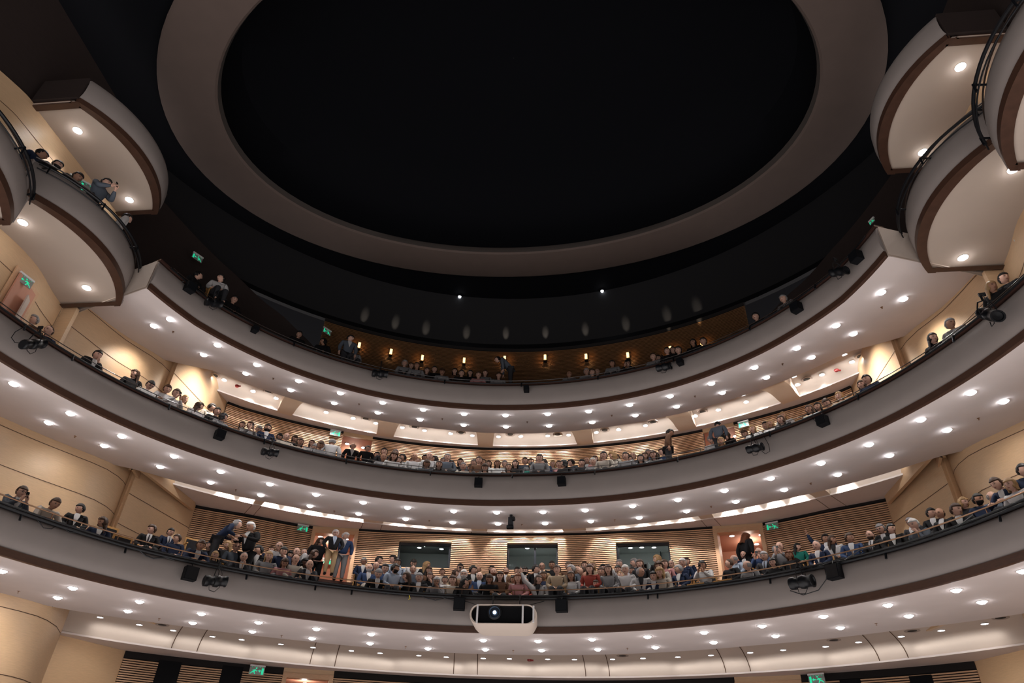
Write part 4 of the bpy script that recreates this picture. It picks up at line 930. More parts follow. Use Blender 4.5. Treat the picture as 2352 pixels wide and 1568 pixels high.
# pose: dict(lean, lean side, head yaw, head pitch, arms, standing)
POSES = dict(
 front=dict(), lean=dict(lean=28, arms='rail', hp=8), down=dict(lean=12, hp=28), left=dict(hy=55, ty=18), right=dict(hy=-55, ty=-18), up=dict(hp=-20, lean=4),
 phone=dict(lean=14, arms='phone', hp=6), chin=dict(lean=16, arms='chin', hp=6), raise_=dict(hy=40, arms='raise'),
 s_pocket=dict(stand=1, hp=10, arms='pocket'), s_side=dict(stand=1, hy=45, hp=12), s_bend=dict(stand=1, lean=36, hp=-18, arms='give'), s_talk=dict(stand=1, hp=8, lean=8, arms='give'), s_back=dict(stand=1, hp=18, lean=8), s_phone=dict(stand=1, arms='phone', hp=12, lean=6), s_lean=dict(stand=1, lean=48, hp=-10, arms='down'))
TPL = {}
def make_template(key):
    p = POSES[key]; st = p.get('stand', 0); hipz = .95 if st else .50; lean = R_(p.get('lean', 4)); side = R_(p.get('side', 0)); ty = R_(p.get('ty', 0))
    pel = Vector((0, 0, hipz)); MT = Matrix.Translation(pel) @ Matrix.Rotation(ty, 4, 'Z') @ Matrix.Rotation(side, 4, 'Y') @ Matrix.Rotation(lean, 4, 'X') @ Matrix.Translation(-pel)
    U = lambda x, y, z: MT @ Vector((x, y, z+hipz-.5))
    chest, neck0, neck1 = U(0, .0, .83), U(0, .01, .99), U(0, -.005, 1.055)
    sh = {s_: U(s_*.185, .01, .945) for s_ in (-1, 1)}
    a = p.get('arms', 'lap'); el, wr, hd = {}, {}, {}
    for s_ in (-1, 1):
        if a == 'rail': el[s_] = U(s_*.27, -.20, .76); wr[s_] = el[s_]+Vector((-s_*.12, -.21, -.02)); hd[s_] = Vector((-s_*.9, -.3, 0))
        elif a == 'phone': el[s_] = U(s_*.22, -.16, .76); wr[s_] = U(s_*.055, -.30, .96); hd[s_] = Vector((-s_*.2, -.1, 1))
        elif a == 'chin' and s_ == 1: el[s_] = U(.19, -.20, .72); wr[s_] = U(.06, -.15, .96); hd[s_] = Vector((-.35, .0, .8))
        elif a == 'raise' and s_ == -1: el[s_] = U(-.36, -.08, 1.10); wr[s_] = U(-.44, -.10, 1.36); hd[s_] = Vector((-.1, 0, 1))
        elif a == 'pocket': el[s_] = U(s_*.29, .03, .72); wr[s_] = U(s_*.20, -.05, .50); hd[s_] = Vector((-s_*.3, -.2, -1))
        elif a == 'give': el[s_] = U(s_*.25, -.05, .73); wr[s_] = U(s_*.15-.05, -.28, .80); hd[s_] = Vector((0, -1, .2))
        elif a == 'down': el[s_] = U(s_*.20, -.18, .72); wr[s_] = U(s_*.16, -.34, .55); hd[s_] = Vector((0, -.5, -1))
        elif st: el[s_] = U(s_*.25, .03, .70); wr[s_] = U(s_*.24, -.03, .46); hd[s_] = Vector((0, -.1, -1))
        else: el[s_] = U(s_*.25, -.02, .71); wr[s_] = U(s_*.12, -.24, .60); hd[s_] = Vector((-s_*.8, -.6, -.1))
    if st: hip, kn, an, to = [(.085, 0, .90), (.095, -.01, .50), (.10, .02, .09), (.11, -.13, .04)]
    else: hip, kn, an, to = [(.09, -.03, .50), (.11, -.44, .53), (.11, -.43, .10), (.12, -.56, .05)]
    lim = lambda q, s_: Vector((s_*q[0], q[1], q[2]))
    def torso_graph(grow, cut_neck, legs, arms=True, wrist=True):
        tg = grow if cut_neck else -.055; V = [pel+Vector((0, 0, -.06 if cut_neck and st else 0))]; E_ = []; Rr = [(.145+tg, .118+tg)]
        def add(v, par, r): V.append(v); Rr.append(r); E_.append((par, len(V)-1)); return len(V)-1
        w_ = add(U(0, 0, .66), 0, (.142+tg, .112+tg)); c_ = add(chest, w_, (.172+tg, .118+tg)); n0 = add(U(0, .005, .945), c_, (.11+tg*.8, .075+tg*.6))
        if not cut_neck: n1 = add(neck0, n0, (.052, .052)); add(neck1, n1, (.048, .050))
        else: add(neck0+(neck1-neck0)*.15, n0, (.054+grow*.3, .054+grow*.3))
        for s_ in (-1, 1):
            if arms:
                ag = grow if cut_neck else -.024; q = add(sh[s_], c_, (.068+ag, .068+ag)); q = add(sh[s_].lerp(el[s_], .5), q, (.058+ag, .058+ag)); q = add(el[s_], q, (.048+ag, .048+ag))
                q = add(el[s_].lerp(wr[s_], .5), q, (.042+grow*.8, .042+grow*.8)); add(wr[s_] if wrist else el[s_].lerp(wr[s_], .9), q, (.024+grow*.6, .024+grow*.6))
            if legs:
                q = add(lim(hip, s_)+Vector((0, -.0, -.02)), 0, (.070,)*2); q = add((lim(hip, s_)+lim(kn, s_))/2, q, (.062,)*2); q = add(lim(kn, s_), q, (.050,)*2); q = add((lim(kn, s_)+lim(an, s_))/2, q, (.050,)*2); q = add(lim(an, s_), q, (.034,)*2); add(lim(to, s_), q, (.030,)*2)
        return V, E_, Rr
    body = skin_mesh('body', *torso_graph(-.012, False, True))
    # head + face + hands joined into the same mesh
    HC = neck1+(MT.to_3x3() @ Vector((0, -.02, .072)))
    hl = Matrix.Rotation(ty+R_(p.get('hy', 0)), 4, 'Z') @ Matrix.Rotation(side*.3, 4, 'Y') @ Matrix.Rotation(R_(p.get('hp', 5)+p.get('lean', 4)*.35), 4, 'X')
    MH = Matrix.Translation(HC) @ hl
    mb = MB(); mb.v = [tuple(v.co) for v in body.vertices]; mb.f = [tuple(f.vertices) for f in body.polygons]; mb.mi = [0]*len(mb.f)
    mb.grid([[MH @ q for q in r] for r in head_surface()], close=True); face_bits(mb, MH)
    for s_ in (-1, 1):
        if a == 'pocket': continue
        hand(mb, wr[s_], hd[s_], Vector((s_*.3, -.3, .9)) if a in ('lap', 'rail', 'give') and not (st and a == 'lap') else Vector((s_, -.2, .1)), .5 if a != 'raise' else .1, s_)
    bpy.data.meshes.remove(body); bm_ = mb.mesh('body', True)
    for q in ('skin_a', 'eye', 'hair_brown', 'lip'): bm_.materials.append(MATS[q])
    def legs_graph():
        V = [pel+Vector((0, 0, .03))]; E_ = []; Rr = [(.158, .128)]
        def add(v, par, r): V.append(v); Rr.append((r, r)); E_.append((par, len(V)-1)); return len(V)-1
        for s_ in (-1, 1):
            q = add(lim(hip, s_)+Vector((0, 0, -.02)), 0, .108); q = add((lim(hip, s_)+lim(kn, s_))/2, q, .096); q = add(lim(kn, s_), q, .076); q = add((lim(kn, s_)+lim(an, s_))/2, q, .070); add(lim(an, s_)+Vector((0, 0, -.02)), q, .050)
        return V, E_, Rr
    top = skin_mesh('top', *torso_graph(.016, True, False, True, False)); top.materials.append(MATS['cloth_black'])
    legs = skin_mesh('trousers', *legs_graph()); legs.materials.append(MATS['cloth_black'])
    shoes = MB()
    for s_ in (-1, 1):
        q = lim(an, s_); shoes.tube([q+Vector((0, .05, -.045)), q+Vector((0, -.02, -.04)), q+Vector((s_*.005, -.12, -.045)), q+Vector((s_*.01, -.18, -.06))], [.035, .048, .045, .025], 8)
    shoes = shoes.mesh('shoes', True); shoes.materials.append(MATS['black_metal'])
    # shirt front and tie
    MS = MT @ Matrix.Translation((0, 0, hipz-.5))
    m1 = MB(); yf = lambda z: -.142 if z < .88 else -.142+(z-.88)*.60
    rows = [[MS @ Vector((x*w_, yf(z)+abs(x)*w_*.25-.006, z)) for x in (-1, -.5, 0, .5, 1)] for z, w_ in ((1.0, .050), (.96, .062), (.90, .060), (.82, .042), (.74, .022), (.66, .004))]
    m1.grid(rows); shirt = m1.mesh('shirt_front', True); shirt.materials.append(MATS['cloth_white'])
    m2 = MB(); m2.grid([[MS @ Vector((x*w_, yf(z)-.014, z)) for x in (-1, 1)] for z, w_ in ((.975, .014), (.95, .012), (.85, .018), (.72, .022), (.67, .004))]); tie = m2.mesh('tie', True); tie.materials.append(MATS['tie_dark'])
    TPL[key] = dict(body=bm_, top=top, trousers=legs, shoes=shoes, shirt_front=shirt, tie=tie, MH=MH, head=HC, stand=st, phone=(wr[-1]+wr[1])/2+Vector((0, -.03, .12)))
for k_ in POSES: make_template(k_)
# hair, beard and glasses in head space
def hair_mesh(style):
    rnd = random.Random(hash(style) % 99 if False else len(style)*7+ord(style[0])); rows = []
    base = head_surface(24, 20)
    th = {'short': .019, 'receding': .009, 'bald': .006, 'long': .016, 'wavy': .022, 'bob': .018, 'bun': .010, 'curly': .034}[style]
    for r in base:
        row = []
        for q in r:
            x, y, z = q; front = y < -.02
            if style == 'bald': on = (z < .055 and z > -.06 and y > -.005)
            elif style == 'receding': on = (z > .03 and y > -.02) or (y > .0 and z > -.06) or (z > .085 and y > -.045)
            else: on = (z > .052 and front) or (not front and z > (-.075 if y > .01 else -.015)) or z > .075
            if style in ('long', 'wavy', 'bob', 'curly') and abs(x) > .055 and y > -.05 and z > -.08: on = True
            d = q.normalized(); t_ = th*(1+.35*rnd.uniform(-1, 1)*(1.3 if style in ('curly', 'wavy') else .5))
            row.append(q+d*(t_ if on else -.012))
        rows.append(row)
    mb = MB().grid(rows, close=True)
    if style in ('long', 'wavy', 'bob', 'curly'):
        zb = {'long': -.33, 'wavy': -.30, 'bob': -.125, 'curly': -.17}[style]; outer = []; inner = []
        for j in range(9):
            u = j/8; z = .04+(zb-.04)*u; ro, ri = [], []
            for i in range(15):
                a = R_(-118+236*i/14); wv_ = (.008*math.sin(u*9+i*1.3) if style in ('wavy', 'curly') else .003*math.sin(i*2.1))
                k = .090+.010*u+wv_+(.03*math.sin(math.pi*min(1, u*1.2)) if style == 'curly' else 0)
                if style in ('long', 'wavy') and u > .5: k -= .02*(u-.5)
                yo = .012+(.055*u if style in ('long', 'wavy') else 0)
                ro.append(Vector((k*math.sin(a), yo+(k+.012)*math.cos(a)*(1-.25*u), z))); ri.append(Vector(((k-.02)*math.sin(a), yo+(k-.012)*math.cos(a)*(1-.25*u), z)))
            outer.append(ro+ri[::-1])
        mb.grid(outer, close=True)
    if style == 'bun': mb.lathe([(.001, -.035), (.028, -.02), (.036, 0), (.028, .022), (.001, .036)], 10, Matrix.Translation((0, .10, .06)))
    me = mb.mesh('hair', True); me.materials.append(MATS['hair_brown']); return me
HAIR = {h_: hair_mesh(h_) for h_ in ('short', 'receding', 'bald', 'long', 'wavy', 'bob', 'bun', 'curly')}
def beard_mesh():
    rows = []
    for r in head_surface(22, 16): rows.append([q+q.normalized()*(.009 if (q.z < -.035 and q.y < .01 and q.z > -.13) else -.01) for q in r])
    me = MB().grid(rows, close=True).mesh('beard', True); me.materials.append(MATS['hair_brown']); return me
BEARD = beard_mesh()
mb = MB()
for sx in (-1, 1): mb.tube([(sx*.035+.024*math.cos(a*math.pi/5), -.116, .002+.017*math.sin(a*math.pi/5)) for a in range(11)], .0026, 4); mb.tube([(sx*.058, -.112, .006), (sx*.088, -.03, .01), (sx*.090, .01, .006)], .0024, 4)
mb.tube([(-.011, -.118, .005), (.011, -.118, .005)], .002, 4); GLASS = mb.mesh('glasses', True); GLASS.materials.append(MATS['glasses_black'])
# theatre seat
seat_root = None
def seat(p, rz, lb=None, grp=None, occupied=True):
    global seat_root
    if seat_root is None:
        r = seat_root = empty('theatre_seat', p)
        MB().box((0, 0, .42), (.46, .44, .08)).build('seat_cushion', 'seat_fabric', r)
        mb = MB().box((0, .27, .66), (.50, .03, .50)); mb.build('backrest', 'seat_wood', r)
        MB().box((0, .25, .66), (.40, .03, .38)).build('back_pad', 'seat_fabric', r)
        for sx in (-1, 1):
            MB().box((sx*.25, .05, .30), (.035, .30, .60)).box((sx*.25, .02, .62), (.05, .40, .035)).build('armrest', 'seat_wood', r, False)
    else: r = copy_tree(seat_root)
    r.location = p; r.rotation_euler = (0, 0, rz)
    tag(r, lb or 'seat', 'seat', grp); return r
HN = dict(k='black', n='brown', y='blonde', g='grey', h='white', a='auburn')
HS = dict(s='short', r='receding', b='bald', l='long', w='wavy', o='bob', u='bun', c='curly')
CN = dict(sk='black suit', sn='navy suit', sg='charcoal suit', sr='grey jacket', sl='blue blazer', sw='white jacket', w='white shirt', lb='light blue shirt', bk='black top', gy='grey top', pk='pink blouse', gr='green top', rd='red top', bg='beige top', bl='blue top', br='brown top', nv='navy top', cr='cream top', gb='grey blue shirt', bc='brown coat')
CM = dict(sk='black', sn='navy', sg='charcoal', sr='greyblue', sl='blue', sw='white', w='white', lb='lightblue', bk='black', gy='grey', pk='pink', gr='green', rd='red', bg='beige', bl='blue', br='brown', nv='navy', cr='cream', gb='greyblue', bc='brown')
PO = dict(f='front', l='lean', d='down', L='left', R='right', u='up', p='phone', c='chin', a='raise_', SP='s_pocket', SS='s_side', SB='s_bend', ST='s_talk', SK='s_back', SF='s_phone', SL='s_lean')
LM = {1: [(250, 'far left'), (440, 'beside left wood wall'), (700, 'before left slats'), (830, 'by left doorway'), (915, 'left of left window'), (1040, 'under left window'), (1165, 'left of middle window'), (1281, 'under middle window'), (1413, 'right of middle window'), (1540, 'under right window'), (1650, 'right of right window'), (1760, 'by right doorway'), (1900, 'under right exit sign'), (2060, 'before right slats'), (9999, 'far right')],
      2: [(250, 'far left'), (520, 'before left wood wall'), (720, 'before left slats'), (860, 'by left doorway'), (1000, 'centre left'), (1130, 'left of centre'), (1240, 'at centre'), (1370, 'right of centre'), (1520, 'centre right'), (1690, 'by right doorway'), (1900, 'before right slats'), (9999, 'far right')],
      3: [(560, 'far left'), (850, 'rear left'), (1130, 'left of centre'), (1350, 'at centre'), (1600, 'right of centre'), (9999, 'far right')]}
MADE = []; TAKEN = {}
NAT = {1: 0, 2: 0, 3: 0}
def person(x, y, t, hair, cloth, pose='f', opt='', row=None, at=None, rot=0, scale=None):
    tp = TPL[PO[pose]]; hc = tp['head']; stand = tp['stand']; rnd = random.Random(int(x*13+y*7))
    best = None
    if at is not None: p = at; s_ = scale or 1.0; rz = rot; k = 0
    else:
        cand = range(4) if row is None else [row]
        if stand:
            rr = 13.3 if row is None else row
            floor = AISLE[t] if rr > 13 else float(np.interp(rr, [a for a, b in ROWS[t]], [b for a, b in ROWS[t]]))
            q = on_r(x, y, rr); s_ = (q.z-floor)/hc.z; k = 3; zf = floor
            if not (.85 < s_ < 1.12):
                zf = q.z-hc.z; s_ = 1
            ph = phi_of(q); p = cyl(ph, rr, zf)-Vector((0, 0, 0)); best = (0, k, s_, p, ph)
        else:
            for k in cand:
                r0, z0 = ROWS[t][k]; r0 += (TIERS[t]['R'](phi_of(on_r(x, y, r0)))-10.42)*.8+(.10 if k == 0 else 0); rh = r0+.22+hc.y*1.0-.02
                q = on_r(x, y, rh); s_ = (q.z-z0)/hc.z; ph = phi_of(q)
                if k > 1 and abs(ph) > (60 if k == 2 else 52): continue
                conf = sum(max(0, .54-abs(ph-o_)*math.pi/180*r0) for o_ in TAKEN.get((t, k), []))
                cost = abs(s_-1)*1.0+conf*1.6
                sc_ = min(1.08, max(.90, s_))
                if best is None or cost < best[0]: best = (cost, k, sc_, cyl(ph, r0+.22, z0 if abs(q.z-sc_*hc.z-z0) < .04 else q.z-sc_*hc.z), ph, r0)
            TAKEN.setdefault((t, best[1]), []).append(best[4])
        k, s_, p, ph = best[1:5]; rz = R_(-ph+rot+rnd.uniform(-6, 6))
        if stand:
            rz = R_(-ph+rot); of_ = Matrix.Rotation(rz, 3, 'Z') @ Vector((hc.x*1.28*s_, hc.y*1.15*s_, 0)); p = Vector((q.x-of_.x, q.y-of_.y, p.z))
    root = empty('person', p, rz); root.scale = (s_*(1.28 if stand else 1.1), s_*(1.15 if stand else 1.05), s_)
    def ch(name, me, m=None, slots=None, mw=None):
        o = link(name, me, root)
        if mw is not None: o.matrix_local = mw
        for i, mm in enumerate(slots or ([m] if m else [])):
            if mm: o.material_slots[i].link = 'OBJECT'; o.material_slots[i].material = MATS[mm]
        return o
    hs, hcol = HS[hair[0]], HN[hair[1]]
    sk = 'skin_d' if 'D' in opt else rnd.choice(['skin_a', 'skin_a', 'skin_b', 'skin_c'])
    ch('body', tp['body'], slots=[sk, 'eye', 'hair_'+('grey' if hcol == 'white' else ('brown' if hcol == 'blonde' else hcol)), 'lip'])
    ch('hair', HAIR[hs], 'hair_'+hcol, mw=tp['MH'])
    suit = cloth[0] == 's'; cm = 'cloth_'+CM[cloth]
    ch('jacket' if suit else 'top', tp['top'], cm)
    if suit: ch('shirt_front', tp['shirt_front'], 'cloth_black' if cloth == 'sw' else ('cloth_lightblue' if 'b' in opt else 'cloth_white'))
    if 't' in opt: ch('tie', tp['tie'])
    if 'e' in opt: ch('beard', BEARD, 'hair_'+hcol, mw=tp['MH'])
    if 'g' in opt: ch('glasses', GLASS, mw=tp['MH'])
    near = stand or t == 1 or 'l' in opt
    ch('trousers', tp['trousers'], 'cloth_khaki' if 'K' in opt else ('cloth_grey' if 'G' in opt else ('cloth_cream' if 'W' in opt else ('cloth_charcoal' if cm != 'cloth_black' else cm))))
    if stand: ch('shoes', tp['shoes'])
    if pose in ('p', 'SF'):
        q = root.matrix_basis @ tp['phone']; ph_ = empty('mobile_phone', q, rz); ph_.rotation_euler = (R_(-12), 0, rz)
        MB().box((0, 0, 0), (.075, .009, .15)).build('case', 'phone_black', ph_, False); MB().box((0, .006, 0), (.068, .003, .14)).build('display', 'phone_screen', ph_, False)
        ph_['_of'] = len(MADE)
    else: ph_ = None
    hd = 'bald head with %s fringe' % hcol if hs == 'bald' else ('receding %s hair' % hcol if hs == 'receding' else ('%s hair in a bun' % hcol if hs == 'bun' else ('%s bob' % hcol if hs == 'bob' else '%s %s hair' % (hs, hcol))))
    if 'e' in opt: hd += ' and beard'
    act = {'p': 'holding up phone', 'c': 'hand at chin', 'a': 'arm raised', 'l': 'leaning forward', 'd': 'looking down', 'L': 'facing left', 'R': 'facing right', 'SP': 'standing', 'SS': 'standing', 'SB': 'standing bent over', 'ST': 'standing talking', 'SK': 'standing, back turned', 'SF': 'standing filming', 'SL': 'standing, stooping'}.get(pose, '')
    rw = ('front row', 'second row', 'third row', 'fourth row')[k]
    if t in LM: place = '%s gallery %s%s' % (WHERE[t], '' if stand else rw+' ', next(n for lim_, n in LM[t] if x < lim_))
    else: place = t
    MADE.append(dict(o=root, x=project(root.matrix_basis @ hc)[0], hd=hd, cl=CN[cloth], act=act, place=place, ph=ph_, t=t))
    if at is None and not stand:
        sd_ = seat(cyl(ph, best[5]+.22, p.z), rz); sd_.scale = (min(s_, 1),)*3; sd_['_s'] = (t if t in LM else 0)*10+k; SEATS.append(sd_)
    return root
SEATS = []
# head centres (photograph pixels), hair style+colour, clothes, pose, extras
P1 = """49 1129 sn sr p g;123 1156 sn cr l;187 1169 sk sk R;238 1200 wn sn R;351 1216 sn sk R t;392 1222 sk sn f t;409 1237 sn nv R;460 1252 sn sn l;484 1253 ok bk R;
494.5 1275 ly bk f;525 1252 wy bk R;544 1256 bn gb f g;562 1279 rg sg c;568 1264 ly bg f;597 1262 sk sk R;618 1277 ly gy f;600 1286 sg sg d;623 1262 sn nv f;642.5 1255 rg w c g;653 1267 sk nv c;667 1274 ck bk f;681 1267 bn sn f;
654 1292 on pk d;677 1295 wn gy d;679 1284 ba cr f;698.5 1269 rg sg f;700 1292 ck gy f D;712 1297 bg sg c;
836 1289 sg sn f g;848 1304 bh sl f eW;869 1286 sk nv L;864 1299 bg br f;869.5 1314 sg sk d;884 1305 sk bl f g;904.5 1284 sk lb R;913 1292 sk lb f;906 1305 sk lb L e;909 1326 ck bk f;949 1293 sk w d;937 1322 ln bk R;949 1307 rn gb f;978 1298 wy bk L;985 1310 wn br f;988 1323 on bk c;963 1326 sg sg f;1003 1335 og gy c g;1016 1313 sn cr f;1022 1331 sk w f;1040 1332 sn cr f;1045 1316 ln bg L;1057 1303 sk w p;1066 1316 sh br f eg;1064 1337 lk bk L;1085 1307 sk sk L;1096 1307 bn sk L;1101 1323 bh sl f b;1124 1329 ln bk d;1130 1307 lk bk f;1134 1313 ra sg f e;1145 1335 lk bk d;1148 1323 wn br f;1163 1311 ra sk f e;1169 1328 ly bg f;1179 1331 sk sn f;1190 1328 wa pk f;1188 1310 sk nv f;1204.5 1311 sk sk f et;1208 1338 rn rd u g;1220 1322 rg gb f;1229 1307 sk sk L;1237 1331 ln sw a;1245 1299 ba sg f g;1248 1322 sn nv f;1256 1326 ly cr L;1268 1297 uk bk f;1279 1308 sn bg f;1278 1338 lk bk d;1283 1323 wy bg f;
1300 1328 sn sk f;1306 1299 sn br f;1314 1307 sg gb R;1312 1322 ln w f;1327 1307 rn gy f;1330 1329 on br f;1338 1311 rn cr R;1342 1296 ln bk f;1361 1298 ly bg f;1355 1307 on rd f;1346 1322 ba bk R e;1364 1322 cg bl f;1381 1313 sn gb f;1390 1319 bn gy f e;1385 1304 sk bk f;1397 1308 ln gy f;1369 1341 on w f;1403 1334 lk bk f;1422 1293 sg w f;1419 1308 sk w f;1425 1322 ly cr u;1436 1308 sh w f;1451 1310 sk bl f;1458 1290 sg gb R;1470 1295 on bk f;1469 1314 rg sw L;1481 1313 ln br f;1452 1329 sk sg f;1501.5 1323 sk sn f;1511 1284 wy bk R;1513 1301 cn cr f;1527 1295 sn pk f;1516 1315 cy cr f;1542 1295 rh gy f g;1560 1307 sg sn R;1567 1292 sh nv f;1577 1289 sk nv f;1613 1298 sk w p;
1676 1294 rn bk R;1688 1283 bg lb R;1707.5 1274 bg sn f;1718 1298 bg gy R;1742 1268 ba bl p g;1755 1277 sg sg f tb;1775 1292 lk bk f;1779 1262 rg br L;1790 1256 bn gy p;1812 1274 wa bk f;1830 1259 lk gr L;1875 1253 rg sn f;1909 1240 ln sw L;1895 1236 sk sn a;1949 1236 sn sl L;1998 1229 rn sk f te;2023.5 1213 sg sk l g;2044 1215 sk sk L;2101 1204 sh gb c;2090 1199 sg sg f;2136 1179 sk sk L;2159 1179 bn sk f;2210 1155 wy bk L;2192 1171 sn sk L;2243 1148 sk nv L e;2273.5 1141 bg gb L;2293.5 1110 sn sn l;2321 1113 oy w f;2346 1081 sk nv L"""
P2 = """15 681 wn cr R;80 736 sg br R;114 761 rn nv R;222.5 815 sk sk c;312 860 wn bk R;344 884 sk w d g;386 895 sn w l;404 903 sn w p;424 916 ly bg f;456 932 wn w L;485 935 sk cr L g;499 945 sk bk f;511 957 ok gy L;556 976 on br f;575 975 sn gy p;
594 985 sg gy d;615.5 983 sk sn f e;642 1002 ok bk d;658 1002 bh cr f;677 1007 on bk d;689 1015 on cr f;717 1018 on w f g;723 1026 sg gy d;736 1022 sn gy d;759 1031 sg cr c;
866 1045 sk bk f;883 1037 sk bk f;881 1050 bn gy f;908 1040 sg gb f;904 1048 cn w f;896 1057 ln br d;916 1057 ln gy f;926 1051 sk w R;945.5 1059 on bk f;952 1049 ba w f;961 1057 oy cr f;976 1052 sk gy f;987 1047 bn w f;979 1065 on gb d;1000.5 1055 lk bk R;990 1060 ly bg f;1008 1067 ln bk f;1018 1057 sg br f;1028 1050 sg gb f;1036 1065 sk w f;1058 1060 ok bk f;1064 1070 sg cr f;1079 1074 sn gy d;1088 1062 sg gy f;1100.5 1057 sn br f;1109 1062 on w f;1114 1074 ln cr d;1123 1065 on bk f;1142 1065 on w f g;1159 1065 sg w c;1168 1071 on br f;1183.5 1065 ok bk f;1206 1058 sk gb f;1220 1061 sn gy f;1221 1070 ok gr d;1235 1064 rg w d;1251 1062 sk nv R;1239 1052 sk gy f;1270 1065 ly cr f;1284 1065 sn pk f;1297 1064 ok bk R;1313.5 1062 sk gb R;1336 1062 sk bk f;1348.5 1057 bn sk f;1362 1060 sh gy f;1367 1055 on pk f;1383.5 1055 ly bk f;1387 1046 sk cr f;1408.5 1046 cy cr R;1416 1050 sk sk f e;1445 1054 on w f;1437 1047 sk gy f;1453.5 1046 rn gb f;1471 1052 ok cr f;1482 1047 on gy f;1488.5 1040 sg bl f;1501 1045 wn gy f;1507 1048 ok w f;1522 1037 sn bl R;
1633.5 1010 sg w d;1656 1012 oy w f;1670 1000 on bk R;1711 996 sn cr d;1728.5 985 ly w f;1758.5 977 sk bk f;1769 973 oy w f;1798 955 ly w f;1794 964 on bk f;1859 940 on w f;1878 934 ok bk f;1898 926 sn gy d;1926.5 910 oy cr f;1979 884 on bk f;1990 872 sk nv f;2140 778 lk bk L;2180 745 sg gy L;2274 661 ly bk L;2303 641 sk bk L"""
P3 = """454 631 sk bk L;510 640 sk w R;509 670 sk sr f;538 688 sk bk f;687 768 sk bk f;745 785 ok bk R;815 803 sn gy f;930 834 sg gy f;944 840 on bk f;958 840 on gy f;980 851 on bk f;998 848 sk bk f;1016 854 sn gy d;1045 853 ok br f;1060 857 sk bk f;1080 857 ok bk f;1099 861 sn pk f;1114 857 wn gy f;1145 863 wn gy f;1307 860 bn gy f;1347 853 sg gy f;1360 855 sn gy f;1372 854 bg gy f;1406 835 sk gy f;1440 835 sk bk p;1500 819 sn gy f;1512 823 sk bk f;1532 806 sk bk f;1546 804 on bk f;1558 804 sk bk f;1592 787 ok bk f;1615 784 sk bk f;1736 727 sk bk f;1799 686 sg gy f"""
def crowd(txt, t):
    for ln in txt.replace('\n', '').split(';'):
        a = ln.split()
        if len(a) >= 5: person(float(a[0]), float(a[1]), t, a[2], a[3], a[4], a[5] if len(a) > 5 else '')
crowd(P1, 1); crowd(P2, 2); crowd(P3, 3)
# people standing
person(736, 1243, 1, 'ln', 'bk', 'SS', '', row=14.3)
person(771, 1224, 1, 'sh', 'sk', 'SP', 'Kbg', row=13.75)
person(793.5, 1231, 1, 'sh', 'sl', 'SS', 'G', row=14.25)
person(722, 1272, 1, 'wn', 'w', 'SL', '', row=13.2, rot=60)
person(545, 1204, 1, 'sg', 'sn', 'SB', '', row=12.2, rot=85)
person(575, 1210, 1, 'sh', 'sk', 'ST', '', row=12.2, rot=-55)
person(1713, 1233, 1, 'wa', 'bk', 'SK', '', row=14.3, rot=150)
person(810.5, 1025, 2, 'bg', 'sk', 'SS', '', row=15.2)
person(844, 1030, 2, 'uk', 'bk', 'SS', '', row=15.0)
person(763, 1016, 2, 'sg', 'w', 'SK', '', row=13.0, rot=170)
person(1538.5, 994, 2, 'sk', 'bc', 'SK', '', row=12.6, rot=110)
person(1648.5, 975, 2, 'sk', 'sr', 'SK', '', row=14.0, rot=180)
person(805, 777, 3, 'sk', 'sr', 'SS', '', row=12.9)
person(1143, 826, 3, 'sk', 'gb', 'SL', '', row=13.2, rot=-90)
# people in the side boxes
def box_person(x, y, key, z, *a, **k):
    q = on_z(x, y, z); person(x, y, 'left side box by its front rail' if x < 1000 else 'right side box by its front rail', *a, at=Vector((q.x, q.y, BOXES[key][0]+.3)), rot=R_(90) if x < 1000 else R_(-90), **k)
box_person(91, 352, 'boxa', 14.98, 'sk', 'nv', 'SS', '')
box_person(124, 382, 'boxa', 14.9, 'sk', 'bk', 'SP', 'e')
box_person(163, 415, 'boxa', 14.8, 'sk', 'bk', 'SK', '')
box_person(236, 420, 'boxa', 14.95, 'sk', 'gb', 'SF', '')
q = on_z(281, 494, 15.1); person(283, 497, 'end of the upper gallery beside the left side box', 'sk', 'w', 'SK', '', at=Vector((q.x, q.y, 13.45)), rot=R_(150), scale=1.05)
# empty wooden seats seen between the people
for x, y, t, k in [(262, 1225, 1, 0), (290, 1232, 1, 0), (318, 1240, 1, 0), (228, 1200, 1, 1), (258, 1212, 1, 1), (300, 1224, 1, 1), (428, 1252, 1, 1), (430, 1240, 1, 2), (446, 1246, 1, 3), (812, 1316, 1, 1), (1545, 1322, 1, 0), (1590, 1318, 1, 0), (1640, 1305, 1, 1), (1652, 1318, 1, 0), (1848, 1272, 1, 1), (1978, 1244, 1, 1)]:
    r0, z0 = ROWS[t][k]; ph = phi_of(on_r(x, y, r0+.3))
    if any(abs(ph-o_)*math.pi/180*r0 < .5 for o_ in TAKEN.get((t, k), [])): continue
    TAKEN.setdefault((t, k), []).append(ph); e_ = seat(cyl(ph, r0+.22, z0), R_(-ph)); e_['_s'] = 99; SEATS.append(e_)
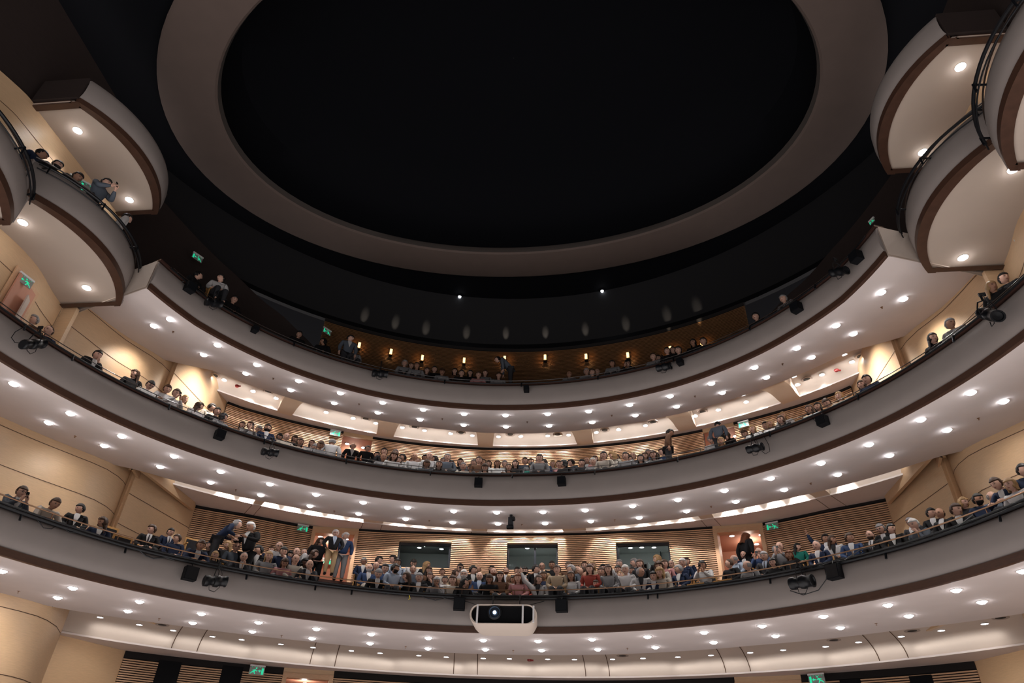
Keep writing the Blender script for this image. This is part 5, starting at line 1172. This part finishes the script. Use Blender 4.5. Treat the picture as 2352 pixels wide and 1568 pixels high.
# labels
cnt = {}
for m_ in MADE:
    m_['base'] = ' '.join(('person, %s, %s, %s, %s' % (m_['hd'], m_['cl'], m_['act'], m_['place'])).replace(' ,', '').split()) if m_['act'] else 'person, %s, %s, %s' % (m_['hd'], m_['cl'], m_['place'])
    cnt.setdefault(m_['base'], []).append(m_)
def words(s_): return len(s_.replace(',', ' ').split())
for b_, L in cnt.items():
    L.sort(key=lambda q: q['x'])
    for i, m_ in enumerate(L):
        lb = b_ if len(L) == 1 else b_+', '+{2: ['left one', 'right one'], 3: ['leftmost', 'middle one', 'rightmost']}.get(len(L), ['leftmost', 'second from left', 'third from left', 'rightmost', 'far one'])[min(i, 4)]
        for a_, b_2 in (('person, ', ''), (' by its front rail', ''), (' beside the left side box', ''), (' gallery', ''), (' with ', ' '), (' and ', ' ')):
            if words(lb) > 16: lb = lb.replace(a_, b_2)
        o = m_['o']; tag(o, lb, 'person', {1: 'audience of the lower gallery', 2: 'audience of the middle gallery', 3: 'audience of the dark upper gallery'}.get(m_['t'], 'people in the side boxes'))
        if m_['ph'] is not None:
            tag(m_['ph'], (('phone held up by person with '+m_['hd'].replace(' and', '')+', '+m_['cl']+', '+(m_['place'].replace(' gallery', '').replace('front row ', '').replace('second row ', '').replace('third row ', '').replace('fourth row ', '') if m_['t'] in WHERE else 'side box')).replace('person with ', '').replace(' gallery', '')), 'phone'); del m_['ph']['_of']
gs = {}
for s_ in SEATS: gs.setdefault(s_['_s'], []).append(s_)
for key, L in gs.items():
    L.sort(key=lambda o: project(o.location)[0])
    for i, o in enumerate(L):
        if key == 99: tag(o, '%s empty wooden seat in sight on the lower gallery' % nth(i, len(L)), 'seat', 'empty seats')
        else: tag(o, 'wooden theatre seat with dark pad, %s in %s gallery %s' % (nth(i, len(L)), WHERE[key//10], ('front row', 'second row', 'third row', 'fourth row')[key % 10]), 'seat', 'occupied seats of the %s gallery' % WHERE[key//10])
        del o['_s']
import collections as _c
print('PEOPLE', len(MADE), _c.Counter((k) for k in [(m_['t'], m_['place'].split('row')[0]) for m_ in MADE if m_['t'] in WHERE]).most_common(14))
